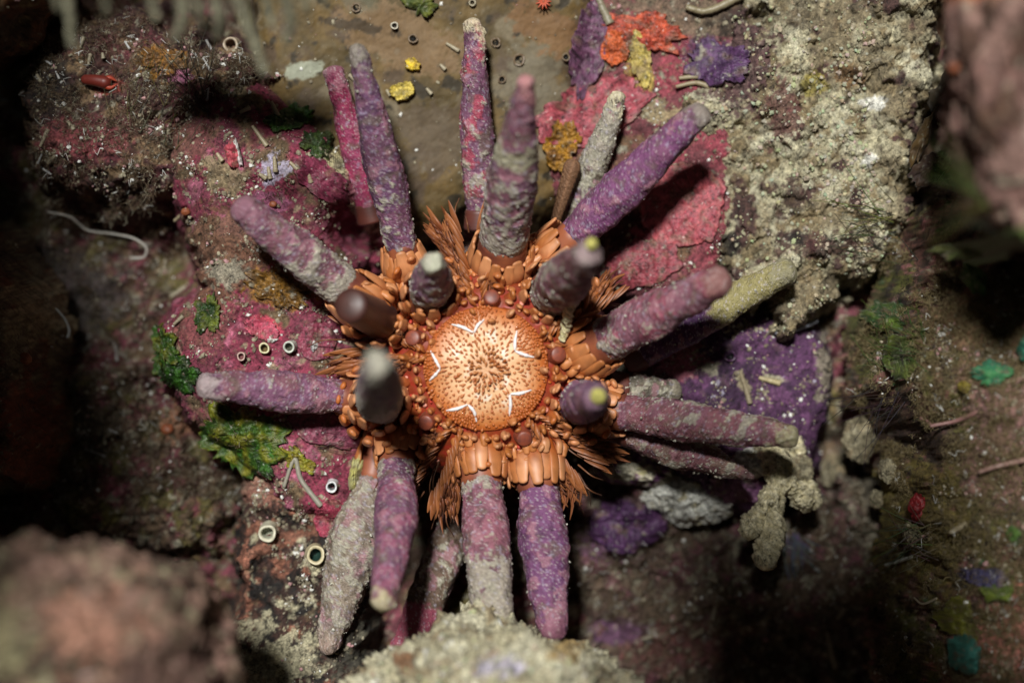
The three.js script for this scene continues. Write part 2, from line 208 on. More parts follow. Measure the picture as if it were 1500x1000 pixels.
R.lowLeft = rock({ name: 'pitted_rock', label: 'black pitted rock with cream crusts and ring tube worms, below the magenta rock', poly: [[350, 690], [430, 720], [520, 760], [540, 860], [530, 960], [560, 1060], [300, 1080], [320, 960], [350, 880], [345, 780]], y: -13, slope: [0, 1.2], edge: 5, steep: 5, warp: 2, bumps: [[1.6, 10], [0.8, 3], [0.2, 0.9]], crumbs: [[0.3, 0.8]],
  extra: (x, z) => { let s = 0; for (const [a, b, r] of [[370, 775, 3.2], [430, 790, 3.4], [400, 840, 3.6], [375, 905, 3], [440, 880, 3]]) { const p = at(a, b, -13); s -= 3.2 * Math.exp(-((((x - p.x) ** 2 + (z - p.z) ** 2) / (r * r)) ** 2)); } return s; },
  color: colouring([0.05, 0.022, 0.016], [[C.black, 5, 0.0, 0.12, 1], [[0.2, 0.08, 0.05], 3.4, 0.18, 0.08, 2], [C.sand, 3.2, 0.2, 0.05, 3], [C.paleSand, 1.4, 0.34, 0.05, 4]], [[400, 970, 70, 45, 0, C.sand, 0.9], [520, 930, 50, 60, 0, [0.06, 0.055, 0.04], 0.8], [400, 800, 10, 60, 70, [0.26, 0.11, 0.07], 0.5], [345, 700, 30, 22, 20, C.sand, 0.8], [355, 850, 8, 60, 0, [0.28, 0.11, 0.07], 0.5], [375, 715, 40, 26, 0, [0.25, 0.11, 0.08], 0.7]], -13, 0.4) });
R.redTop = rock({ name: 'encrusted_rock', label: 'rock with crimson and purple crusts behind the bright purple spine', poly: [[830, -60], [1100, -60], [1110, 60], [1090, 180], [1075, 330], [1040, 410], [960, 450], [880, 420], [850, 330], [790, 260], [780, 180], [850, 110]], y: -17, slope: [1.0, 0.5], edge: 5, steep: 5, warp: 1.6, bumps: [[1.5, 12], [0.5, 3.5], [0.12, 1]], crumbs: [[0.16, 0.8]],
  color: colouring([0.16, 0.045, 0.055], [[[0.26, 0.05, 0.07], 7, 0, 0.15, 1], [[0.14, 0.08, 0.045], 5, 0.2, 0.1, 2], [C.greySand, 2.4, 0.3, 0.05, 3]], [[1000, 20, 110, 34, 8, [0.16, 0.12, 0.08], 0.6], [1055, 90, 50, 34, 20, C.purple, 0.4], [880, 330, 60, 50, 0, C.deepMaroon, 0.5], [1090, 30, 40, 30, 0, C.darkBrown, 0.5], [970, 165, 40, 18, 20, [0.3, 0.25, 0.14], 0.7], [935, 90, 16, 40, -20, [0.45, 0.34, 0.08], 0.5]], -16, 0.28) });
R.sandy = rock({ name: 'sandy_rock', label: 'large pale sandy rock crusted with coarse grains beside the bright purple spine', poly: [[1060, 70], [1110, 20], [1090, -60], [1400, -60], [1372, 40], [1378, 120], [1345, 180], [1335, 260], [1350, 320], [1290, 390], [1220, 440], [1160, 485], [1085, 440], [1050, 390], [1065, 300], [1045, 230], [985, 160]], y: -14, slope: [1.2, -0.3], edge: 4, steep: 4, warp: 4, bumps: [[3.6, 15], [1.8, 5], [0.4, 1.3]], crumbs: [[0.6, 2.4]], relief: 1.2,
  color: colouring(C.sand, [[C.paleSand, 5, 0.12, 0.12, 1], [[0.22, 0.18, 0.11], 9, 0.02, 0.12, 9], [[0.2, 0.155, 0.085], 3.4, 0.1, 0.1, 2], [[0.07, 0.035, 0.03], 4.2, 0.2, 0.06, 6], [C.white, 1.3, 0.46, 0.05, 4]], [[1085, 90, 45, 70, 0, [0.09, 0.04, 0.05], 0.7], [1150, 160, 25, 40, 0, [0.1, 0.03, 0.03], 0.8], [1245, 110, 26, 16, 20, [0.15, 0.08, 0.03], 0.6], [1195, 122, 22, 16, 0, [0.3, 0.25, 0.06], 0.5], [1280, 150, 22, 10, 0, C.white, 0.5], [1165, 285, 16, 24, 0, C.deepMaroon, 0.6], [1210, 360, 60, 16, 0, [0.06, 0.02, 0.02], 0.9], [1200, 20, 60, 26, 0, [0.16, 0.13, 0.08], 0.7], [1075, 355, 14, 18, 0, C.black, 0.3], [1167, 348, 12, 12, 0, C.black, 0.3], [1275, 235, 10, 12, 30, C.white, 0.4]], -12, 0.3) });  // dark maroon and black patches paint in holes and shadowed spots
R.purple = rock({ name: 'purple_coralline_rock', label: 'dark purple coralline rock between the lower right spines and sandy rock', poly: [[960, 450], [1060, 440], [1130, 455], [1215, 490], [1230, 560], [1210, 640], [1190, 720], [1100, 760], [1000, 700], [940, 640], [920, 560], [930, 490]], y: -18, slope: [-0.6, -1.0], edge: 6, steep: 4, warp: 1.6, bumps: [[1.4, 12], [0.5, 3.5], [0.1, 0.9]], crumbs: [[0.1, 0.7]],
  color: colouring([0.085, 0.03, 0.085], [[[0.05, 0.02, 0.055], 7, 0.05, 0.15, 1], [[0.13, 0.05, 0.125], 3.5, 0.16, 0.09, 2], [C.lilac, 1.3, 0.38, 0.04, 3]], [[985, 520, 45, 36, 0, [0.38, 0.12, 0.16], 0.4], [930, 560, 30, 60, 0, [0.2, 0.2, 0.14], 0.6], [1135, 555, 18, 5, 8, C.sand, 0.4], [1090, 560, 8, 20, -20, [0.3, 0.26, 0.16], 0.5], [1040, 537, 16, 10, 0, [0.3, 0.28, 0.2], 0.6], [1215, 540, 14, 50, 0, [0.25, 0.22, 0.16], 0.8], [1140, 445, 50, 16, 10, C.sand, 0.6]], -17, 0.24, 0.45) });
R.lowRight = rock({ name: 'shaded_rock', label: 'dark low rock in the hollow below the purple coralline rock', poly: [[820, 740], [900, 700], [1000, 720], [1120, 760], [1230, 700], [1340, 700], [1360, 900], [1340, 1080], [850, 1080], [830, 900]], y: -29, slope: [0.3, -2.0], edge: 9, steep: 2, warp: 5, cell: 0.35, relief: 1.6, bumps: [[4, 12], [2, 4], [0.6, 1.2]], crumbs: [[0.7, 1.3]],
  color: colouring([0.1, 0.06, 0.048], [[[0.13, 0.09, 0.06], 6, 0.0, 0.12, 1], [[0.17, 0.06, 0.08], 5, 0.12, 0.1, 2], [[0.28, 0.26, 0.19], 2.2, 0.2, 0.05, 4], [[0.42, 0.4, 0.31], 1.1, 0.3, 0.05, 8]], [[880, 790, 40, 30, 0, [0.2, 0.09, 0.18], 0.6], [960, 690, 40, 20, 0, C.sand, 0.6], [1290, 740, 50, 70, 0, [0.2, 0.18, 0.13], 0.9], [1000, 945, 80, 30, 0, [0.16, 0.06, 0.055], 0.7], [900, 925, 40, 18, 0, [0.14, 0.06, 0.13], 0.5], [1240, 650, 50, 50, 0, [0.2, 0.18, 0.13], 0.8]], -33, 0.4) });
R.right = rock({ name: 'overgrown_wall', label: 'raised reef wall overgrown with brown turf and green algae at the hollow', poly: [[1385, 310], [1440, 290], [1620, 260], [1640, 1100], [1390, 1100], [1370, 960], [1400, 860], [1385, 760], [1380, 640], [1335, 560], [1340, 480], [1385, 420]], y: 4, slope: [3.5, 0], edge: 8, steep: 2.6, warp: 3, cell: 0.3, bumps: [[4, 18], [1.6, 5], [0.5, 1.6]], crumbs: [[0.6, 1.3]],
  color: colouring([0.16, 0.085, 0.055], [[[0.1, 0.1, 0.02], 8, 0.02, 0.12, 1], [[0.3, 0.12, 0.12], 3.4, 0.2, 0.05, 12], [[0.36, 0.34, 0.22], 1.9, 0.26, 0.05, 13], [[0.03, 0.1, 0.03], 3, 0.26, 0.05, 14], [[0.12, 0.05, 0.04], 6, 0.12, 0.1, 2], [C.darkBrown, 4, 0.1, 0.1, 3], [[0.25, 0.14, 0.13], 3, 0.28, 0.06, 4], [[0.3, 0.29, 0.2], 1.8, 0.36, 0.05, 5]], [[1370, 770, 60, 110, 0, [0.15, 0.12, 0.025], 0.7], [1330, 640, 40, 60, 0, [0.05, 0.02, 0.015], 0.5], [1440, 470, 60, 50, 0, [0.2, 0.11, 0.06], 0.7], [1480, 600, 60, 40, 0, [0.3, 0.16, 0.15], 0.6], [1480, 930, 50, 70, 0, [0.36, 0.13, 0.1], 0.7], [1465, 690, 50, 50, 0, [0.2, 0.1, 0.09], 0.7], [1320, 470, 30, 50, 0, C.moss, 0.7], [1385, 650, 40, 30, 0, [0.04, 0.02, 0.015], 0.6]], 6, 0.4) });
R.leftShelf = rock({ name: 'mossy_shelf', label: 'cream and rust shelf of rock beside the dark left hollow', poly: [[-160, 350], [-60, 350], [-20, 400], [5, 470], [-5, 560], [15, 640], [-15, 700], [-160, 720]], y: 2, slope: [-1, 0], edge: 5, steep: 5, warp: 1.5, cell: 0.35, bumps: [[2, 10], [0.9, 3], [0.3, 1]], crumbs: [[0.4, 1.2]],
  color: colouring([0.09, 0.065, 0.04], [[[0.17, 0.145, 0.085], 4, 0.05, 0.12, 1], [[0.12, 0.04, 0.02], 6, 0.12, 0.1, 2]], [[10, 640, 40, 80, 0, [0.15, 0.03, 0.012], 0.4], [30, 440, 30, 60, 0, [0.3, 0.25, 0.15], 0.7]], 2, 0.4) });
R.leftMid = rock({ name: 'low_turf_rock', label: 'dim low rock with brown turf below the dark left hollow', poly: [[40, 560], [150, 540], [260, 570], [340, 680], [350, 780], [300, 830], [100, 800], [20, 740]], y: -24, slope: [0, 0], edge: 9, steep: 1.6, warp: 5, cell: 0.3, relief: 1.6, bumps: [[3.5, 9], [1.6, 3], [0.5, 1]], crumbs: [[0.6, 1.2]],
  color: colouring([0.11, 0.065, 0.045], [[[0.19, 0.05, 0.07], 6, 0.04, 0.1, 1], [[0.12, 0.1, 0.03], 5, 0.12, 0.1, 15], [[0.28, 0.26, 0.19], 2.2, 0.2, 0.05, 4], [[0.42, 0.4, 0.31], 1.1, 0.3, 0.05, 8], [[0.15, 0.1, 0.06], 3.4, 0.16, 0.08, 2], [[0.25, 0.24, 0.18], 1.8, 0.34, 0.06, 3]], [[250, 620, 22, 26, 0, [0.3, 0.14, 0.08], 0.6], [270, 590, 30, 16, 0, [0.25, 0.13, 0.07], 0.6], [110, 620, 50, 40, 0, [0.12, 0.1, 0.07], 0.8]], -20, 0.4) });
/** a boulder: a closed, evenly meshed lump, also entered in the height map */
function boulder({ name, label, px, py, y, r, n = 60, amp = 0.22, freq = 1.3, fine = 0.8, crumbs = 0, color, turn = 0 }) {
  const id = ++rockId, c = at(px, py, y - r[1]); let g = new THREE.IcosahedronGeometry(1, n); g.deleteAttribute('uv'); g.deleteAttribute('normal'); g = mergeVertices(g, 1e-5);
  const p = g.attributes.position, col = new Float32Array(p.count * 3), v = V(0, 0, 0), cs = Math.cos(turn), sn = Math.sin(turn), step = 1.3 * Math.max(r[0], r[2]) / n;
  for (let i = 0; i < p.count; i++) {
    v.fromBufferAttribute(p, i); const big = Math.max(r[0], r[1], r[2]), k = 1 + amp * 2 * fbm(v.x * freq + id * 5, v.y * freq, v.z * freq, 4); let x = v.x * k * r[0], h = v.y * k * r[1], z = v.z * k * r[2];
    let f = fine * (1.2 * fbm(x * 0.3 + id, h * 0.3, z * 0.3, 5) + 0.3 * noise(x * 1.3, h * 1.3, z * 1.3)); if (crumbs) f += crumbs * (Math.abs(noise(x * 0.9, h * 0.9, z * 0.9 + id)) + 0.7 * Math.abs(noise(x * 1.9, h * 1.9, z * 1.9)));
    x += v.x * f; h += v.y * f; z += v.z * f; const X = c.x + x * cs - z * sn, Y = c.y + h, Z = c.z + x * sn + z * cs; p.setXYZ(i, X, Y, Z); col.set(color(X, Y, Z), i * 3); splat(X, Y, Z, step * 0.6, id);
  }
  g.setAttribute('color', new THREE.BufferAttribute(col, 3)); g.computeVertexNormals(); thing(name, g, M.rock, label, 'rock'); return id;
}
R.topRight = boulder({ name: 'pink_boulder', label: 'pink and brown crusted boulder rising above the sandy rock', px: 1575, py: 80, y: 56, r: [16, 22, 24], fine: 1.6, turn: 0.15,
  color: colouring([0.22, 0.12, 0.1], [[[0.3, 0.18, 0.15], 7, 0.05, 0.12, 1], [[0.09, 0.045, 0.03], 6, 0.08, 0.1, 2], [[0.36, 0.29, 0.22], 3, 0.26, 0.06, 3]], [[1390, 10, 30, 20, 0, [0.36, 0.12, 0.05], 0.6], [1480, 200, 30, 40, 0, [0.33, 0.27, 0.23], 0.7]], 28, 0.3) });
R.topLeft = boulder({ name: 'overhanging_ledge', label: 'pale olive ledge hanging over the top of the brown rock', px: 225, py: -112, y: 42, r: [12, 3, 5], n: 40, fine: 1.6,
  color: colouring([0.2, 0.17, 0.1], [[[0.28, 0.25, 0.16], 5, 0.05, 0.12, 1], [[0.16, 0.09, 0.06], 5, 0.12, 0.1, 2], [[0.4, 0.37, 0.27], 2.6, 0.26, 0.06, 3]], [], 32, 0.3) });
R.leftRim = boulder({ name: 'rust_brown_rock', label: 'rust brown smooth rock at the top of the dark hollow', px: -40, py: -20, y: 18, r: [12, 26, 12], n: 40,
  color: colouring([0.1, 0.04, 0.014], [[[0.05, 0.03, 0.014], 6, 0.1, 0.12, 1], [[0.16, 0.13, 0.06], 3, 0.3, 0.08, 2]], [], 14, 0.3) });
R.lowLeftFore = boulder({ name: 'salmon_boulder', label: 'salmon pink and olive boulder rising beside the pitted rock', px: 105, py: 985, y: 58, r: [21, 22, 17], n: 70, fine: 2, amp: 0.16,
  color: colouring([0.27, 0.17, 0.125], [[[0.34, 0.2, 0.16], 6, 0.05, 0.12, 1], [[0.06, 0.035, 0.022], 6, 0.06, 0.1, 2], [[0.33, 0.3, 0.19], 3, 0.24, 0.06, 3]], [[190, 880, 60, 45, 10, [0.4, 0.2, 0.14], 0.9], [60, 900, 60, 50, 0, [0.26, 0.24, 0.13], 0.8], [280, 950, 60, 50, 0, [0.16, 0.085, 0.07], 0.5], [20, 980, 60, 40, 0, [0.08, 0.05, 0.03], 0.6]], 28, 0.3) });
R.foreSand = boulder({ name: 'sand_covered_boulder', label: 'pale sand covered boulder under the tips of the two lower purple spines', px: 725, py: 1080, y: 30, r: [21, 22, 16], n: 76, fine: 2.6, crumbs: 1.2, amp: 0.2,
  color: colouring(C.sand, [[C.paleSand, 5, 0.02, 0.12, 1], [[0.25, 0.2, 0.12], 4, 0.16, 0.1, 2], [C.white, 1.8, 0.3, 0.05, 3]], [[730, 965, 40, 12, 0, C.lilac, 0.7], [590, 970, 16, 10, 0, [0.2, 0.08, 0.03], 0.5], [830, 950, 26, 12, 0, [0.33, 0.22, 0.08], 0.6]], 17, 0.3, 0.5) });
{ // unseen roof; its opening is shaped to light the urchin and darken the edges, camera looks in through it
  const h = 230, sx = sun.position.x / sun.position.y, sz = sun.position.z / sun.position.y;
  const rim = [[-75, -34], [-72, -72], [-15, -84], [40, -84], [90, -70], [112, -15], [116, 56], [74, 56], [66, 34], [57, 12], [47, 23], [35, 23], [31, 10], [20, 16], [20, 60]].map(([x, z]) => [x + sx * h, z + sz * h]);   // the opening for the light ...
  const eye = [[48, -15], [54, 6], [48, 36], [-48, 36], [-54, 6]], left = [[-76, 60], [-57, 40], [-60, 0]].map(([x, z]) => [x + sx * h, z + sz * h]);                                                       // ... runs on to where the camera looks in
  const outer = new THREE.Shape(); outer.moveTo(-290, -290); outer.lineTo(290, -290); outer.lineTo(290, 290); outer.lineTo(-290, 290); outer.closePath();
  const rag = (pts, id) => { const out = []; pts.forEach(([x, z], i) => { const [u, v] = pts[(i + 1) % pts.length], n = Math.max(2, Math.round(Math.hypot(u - x, v - z) / 4)); for (let k = 0; k < n; k++) { const a = mix(x, u, k / n), b = mix(z, v, k / n); out.push(new THREE.Vector2(a + 3 * fbm(a * 0.1 + id, 1, b * 0.1, 3), b + 3 * fbm(a * 0.1, 7, b * 0.1 + id, 3))); } }); return out; };
  outer.holes.push(new THREE.Path(rag([...rim, ...eye, ...left], 1)));
  const g = new THREE.ExtrudeGeometry(outer, { depth: 14, bevelEnabled: true, bevelSize: 3, bevelThickness: 3, bevelSegments: 2 }); g.rotateX(Math.PI / 2); g.deleteAttribute('uv'); g.translate(0, h + 14, 0);
  const p = g.attributes.position, col = new Float32Array(p.count * 3); for (let i = 0; i < p.count; i++) col.set(mix3(C.turf, C.greySand, 0.5 + noise(p.getX(i) * 0.1, 1, p.getZ(i) * 0.1)), i * 3); g.setAttribute('color', new THREE.BufferAttribute(col, 3));
  thing('unseen_shade_roof', g, M.rock, 'unseen brown roof above the hollow, opening shaped to shade the outer edges', 'rock');
}
console.log('rocks done');
//@@END_ROCKS

// ---------------------------------------------------------------- the sea urchin
const UC = at(712, 540, 0), U0 = V(UC.x, -22, UC.z), TR = 17.5, TH = 10.5, TY = -11.5;   // test: ellipsoid
const testY = (r) => TY + TH * Math.sqrt(Math.max(0, 1 - (r / TR) ** 2));
const urchin = new THREE.Group(); urchin.name = numbered('sea_urchin'); urchin.position.copy(U0).multiplyScalar(MM);
tag(urchin, 'orange pencil urchin with blunt purple encrusted spines, mouth facing outward', 'sea urchin'); scene.add(urchin);
const part = (name, geo, mat, parent = urchin) => { const m = meshAt(name, geo, mat, U0); parent.add(m); return m; };
const K = { tan: [0.50, 0.175, 0.05], peach: [0.74, 0.335, 0.15], orange: [0.45, 0.105, 0.012], deep: [0.27, 0.045, 0.008], red: [0.36, 0.025, 0.012], wine: [0.17, 0.045, 0.03], brown: [0.22, 0.085, 0.035], dark: [0.08, 0.03, 0.014], cream: [0.74, 0.42, 0.2], papilla: [0.38, 0.095, 0.02] };
const AMB = [97, 24, -46, -117, 168].map((a) => a * Math.PI / 180);
{ // test
  const g = gridGeo(160, 70, (i, j) => {
    const a = (i % 160) / 160 * Math.PI * 2, ph = j / 70 * Math.PI, r = TR * Math.sin(ph), y0 = TY + TH * Math.cos(ph);
    let x = UC.x + Math.cos(a) * r, z = UC.z - Math.sin(a) * r; const n = fbm(x * 0.6, y0 * 0.6, z * 0.6, 4), [d] = cells(x * 1.1, z * 1.1), k = 1 + 0.02 * n - 0.015 * d;
    x = UC.x + (x - UC.x) * k; z = UC.z + (z - UC.z) * k;
    let c = mix3([0.24, 0.03, 0.008], K.deep, sm(-0.2, 0.3, n)); c = mix3(c, K.red, sm(-0.05, 0.2, fbm(x * 0.9 + 40, y0, z * 0.9, 4)) * 0.9); c = mix3(c, [0.7, 0.25, 0.2], sm(0.3, 0.4, fbm(x * 1.1 - 20, y0, z * 1.1, 4)));
    return [x, y0 + 0.5 * n, z, ...c];
  }, true);
  part('test', g, M.flesh);
}
{ // peristome: a soft disc with five lobes
  const PR = 8.9, py = (r, a) => -2.4 + 2.0 * Math.sqrt(Math.max(0, 1 - (r / (PR + 0.6)) ** 2)) + 0.25 * Math.cos(5 * (a - AMB[0])) * sm(2, 7, r);
  const g = gridGeo(200, 70, (i, j) => {
    const a = (i % 200) / 200 * Math.PI * 2, r = j / 70 * (PR + 0.4), x = UC.x + Math.cos(a) * r, z = UC.z - Math.sin(a) * r, n = fbm(x * 0.8, 3, z * 0.8, 4), f = noise(x * 3, 1, z * 3);
    let c = mix3([0.86, 0.52, 0.27], [0.6, 0.19, 0.04], sm(4.5, 8.6, r + 2 * n)); c = mix3(c, [0.7, 0.38, 0.18], sm(3.2, 1.4, r + 1.6 * n)); c = mix3(c, [0.9, 0.76, 0.58], sm(0.12, 0.3, fbm(x * 0.55 + 9, 6, z * 0.55, 3)) * sm(1.8, 3, r) * sm(7, 5, r));
    let w = 9; for (const q of AMB) { let e = Math.abs(((a - q - Math.PI / 5 + Math.PI * 5) % (Math.PI * 2)) - Math.PI); w = Math.min(w, Math.PI - e < 9 ? Math.abs(Math.PI - e - Math.PI) : 9); }
    c = mix3(c, [0.5, 0.12, 0.02], sm(7.8, 9, r + n)); const k = 1 + 0.12 * f;
    return [x, py(r, a) + 0.08 * n + 0.03 * f - (j === 70 ? 1 : 0), z, c[0] * k, c[1] * k, c[2] * k];
  }, true);
  const per = part('peristome', g, M.flesh);
  const topY = (x, z) => py(Math.hypot(x - UC.x, z - UC.z), Math.atan2(UC.z - z, x - UC.x));
  // white slivers of the jaw's teeth sockets: five V shapes
  const vs = [[694, 487, 662, 475, 709, 468], [754, 514, 757, 485, 782, 523], [747, 577, 778, 571, 746, 608], [686, 592, 654, 601, 698, 617], [645, 540, 631, 514, 629, 557]];
  const wedge = [];
  for (const [ax, ay, bx, by, cx, cy] of vs) {
    const A = at(ax, ay, -0.9), B = at(bx, by, -1.2), Cc = at(cx, cy, -1.2); wedge.push([A, B, Cc]);
    for (const E of [B, Cc]) { const q = A.clone().lerp(E, 0.06), m = A.clone().lerp(E, 0.5).add(V((hash(E.x, 1) - 0.5) * 0.5, 0, (hash(E.z, 2) - 0.5) * 0.5)), e = E.clone(); for (const p of [q, m, e]) p.y = topY(p.x, p.z) + 0.22;
      part('tooth', tube([q, m, e], (t) => 0.05 + (0.2 + 0.12 * noise(t * 6, E.x, E.z)) * Math.sin(Math.PI * clamp(t * 0.8 + 0.14)) , { rings: 12, sides: 8, flat: 1, color: [0.84, 0.81, 0.8], skin: (t, a, p) => ({ d: 0.07 * noise(p.x * 4, p.y * 4, p.z * 4) }) }), M.shell, per); }
  }
  // papillae
  const r = rng(11), drop = tube([V(0, 0, 0), V(0.5, 0.12, 0), V(1, 0, 0)], (t) => 0.06 + 0.13 * sm(0, 0.8, t), { rings: 4, sides: 6, color: [1, 1, 1] });
  drop.scale(MM, MM, MM); const mats = [], cols = [], o = new THREE.Object3D(), taken = [];
  const inWedge = (x, z) => wedge.some(([A, B, E]) => { const s = (p, q) => (q.x - p.x) * (z - p.z) - (q.z - p.z) * (x - p.x), a = s(A, B), b = s(A, E); return a * s(A, E.clone()) < 0 && Math.hypot(x - UC.x, z - UC.z) > Math.hypot(A.x - UC.x, A.z - UC.z) && a * b < 0 && (x - A.x) * (B.x + E.x - 2 * A.x) + (z - A.z) * (B.z + E.z - 2 * A.z) > 0; });
  for (let k = 0; k < 9000; k++) {
    const a = r() * Math.PI * 2, rad = Math.sqrt(r()) * (PR - 0.1), x = UC.x + Math.cos(a) * rad, z = UC.z - Math.sin(a) * rad, w = inWedge(x, z), core = rad < 2.3 + 0.8 * r() ? 1 : 0, gap = w ? 0.36 : core ? 0.45 : 0.55;
    if (taken.some(([u, v]) => (u - x) ** 2 + (v - z) ** 2 < gap * gap)) continue; taken.push([x, z]);
    o.position.set(x - U0.x, topY(x, z) - U0.y + (core ? 0.1 : 0.0), z - U0.z).multiplyScalar(MM); o.rotation.set(0, a + (r() - 0.5) * 0.6, core ? 0.5 + 0.5 * r() : 0.15, 'YXZ');
    const l = w ? 0.5 : core ? 0.6 + 0.4 * r() : 0.28 + 0.55 * r() ** 2; o.scale.set(l, 0.55 + 0.3 * r(), 0.7 + 0.6 * r()); o.updateMatrix(); mats.push(o.matrix.clone());
    const c = mix3(K.papilla, core ? [0.6, 0.27, 0.1] : [0.5, 0.16, 0.04], r()); cols.push(w ? mix3(c, K.orange, 0.6) : c);
  }
  const im = new THREE.InstancedMesh(drop, new THREE.MeshPhysicalMaterial({ color: 0xffffff, roughness: 0.45, clearcoat: 0.2 }), mats.length); im.name = 'papillae'; im.userData.kind = 'stuff';
  mats.forEach((m, i) => { im.setMatrixAt(i, m); im.setColorAt(i, new THREE.Color(...cols[i])); }); im.castShadow = im.receiveShadow = true; per.add(im);
}
// scale spines: short flat tongues that hug the foot of each big spine
function tongue(seed, len, wid, thick, c0, c1, point = 0, rings = 10, sides = 12, curl = 0) {
  const g = tube([V(0, 0, 0), V(curl * 0.25, len * 0.5, thick * 0.5 + curl * 0.5), V(-curl * 0.3, len, -thick * 0.3 - curl * 0.7)], (t) => wid / 2 * (point ? Math.sin(Math.PI * clamp(0.12 + t * 0.86)) ** 0.8 : mix(0.62, 1, sm(0, 0.45, t)) * mix(1, 0.72, sm(0.7, 1, t))), { rings, sides, flat: thick / wid, cap: point ? 0.2 : 0.55, up: V(1, 0, 0),
    color: (t, a, p) => { const s = 1 + 0.3 * noise(p.x * 8 + seed, p.y * 0.5, seed) + 0.2 * noise(p.x * 3, p.y * 1.5, seed * 3); return mix3(c0, c1, sm(0.1, 0.75, t + 0.2 * noise(p.x * 2, p.y, seed))).map((v) => v * s); } });
  g.scale(MM, MM, MM); return g;
}
const tongues = [0, 1, 2, 3, 4, 5].map((k) => tongue(k * 3.7, 5.9, 1.85 + 0.08 * k, 0.8, mix3(K.orange, K.deep, 0.35 + k % 3 * 0.3), mix3(K.tan, K.peach, (k * 0.37) % 1)));
const fatTongues = [0, 1, 2, 3].map((k) => tongue(k * 4.3 + 2, 4.2, 2.0, 1.15, K.deep, mix3([0.52, 0.15, 0.03], K.peach, k * 0.2)));
const smallTongues = [0, 1, 2].map((k) => tongue(k * 5.1 + 1, 2.6, 1.5, 0.9, K.deep, [[0.5, 0.17, 0.04], [0.58, 0.22, 0.07], [0.66, 0.3, 0.13]][k]));
const blades = [0, 1, 2, 3].map((k) => tongue(k * 2.3 + 2, 4.8, 0.9, 0.28, mix3(K.orange, K.brown, 0.4 + k * 0.15), mix3([0.2, 0.06, 0.02], K.tan, [0.8, 0.45, 0.6, 0.25][k]), 1));
const hairs = [0, 1, 2].map((k) => tongue(k * 1.9 + 5, 5.4, [0.85, 0.6, 0.36][k], 0.2, mix3(K.deep, K.brown, 0.5), [[0.36, 0.13, 0.045], [0.24, 0.08, 0.028], [0.12, 0.04, 0.018]][k], 1, 5, 5, [0.6, -0.8, 1.2][k]));
function setOn(geo, name, pos, long, normal, sx = 1, sy = 1, parent = urchin) { // geometry's y runs along 'long', its z along 'normal'
  const m = new THREE.Mesh(geo, M.flesh); m.name = name; m.castShadow = m.receiveShadow = true;
  const y = long.clone().normalize(), z = normal.clone().addScaledVector(y, -normal.dot(y)).normalize(), x = y.clone().cross(z);
  m.quaternion.setFromRotationMatrix(new THREE.Matrix4().makeBasis(x, y, z)); m.position.copy(pos).sub(U0).multiplyScalar(MM); m.scale.set(sx, sy, 1); parent.add(m); return m;
}
const ur = rng(23);
const merged = { small_scales: [], fringe_hairs: [] };
function setIn(list, geo, pos, long, normal, sx, sy) { const y = long.clone().normalize(), z = normal.clone().addScaledVector(y, -normal.dot(y)).normalize(), x = y.clone().cross(z), g = geo.clone(); g.applyMatrix4(new THREE.Matrix4().makeScale(sx, sy, 1)); g.applyMatrix4(new THREE.Matrix4().makeBasis(x, y, z).setPosition(pos.clone().sub(U0).multiplyScalar(MM))); list.push(g); }
function ringOf(b0, d, rc, n, geos, name, lean, scale = 1, off = 0, jitter = 0.15) {
  const [u, v] = frameOf(d);
  for (let k = 0; k < n; k++) {
    const a = (k + off + (ur() - 0.5) * jitter) / n * Math.PI * 2, rad = u.clone().multiplyScalar(Math.cos(a)).addScaledVector(v, Math.sin(a));
    const p = b0.clone().addScaledVector(rad, rc).addScaledVector(d, (ur() - 0.5) * 0.5);
    const geo = geos[(ur() * geos.length) | 0], dir = d.clone().addScaledVector(rad, lean + (ur() - 0.5) * 0.14).addScaledVector(rad.clone().cross(d), (ur() - 0.5) * 0.16), a1 = scale * (0.88 + 0.24 * ur()), a2 = scale * (0.88 + 0.22 * ur());
    if (merged[name]) setIn(merged[name], geo, p, dir, rad, a1, a2); else setOn(geo, name, p, dir, rad, a1, a2);
  }
}
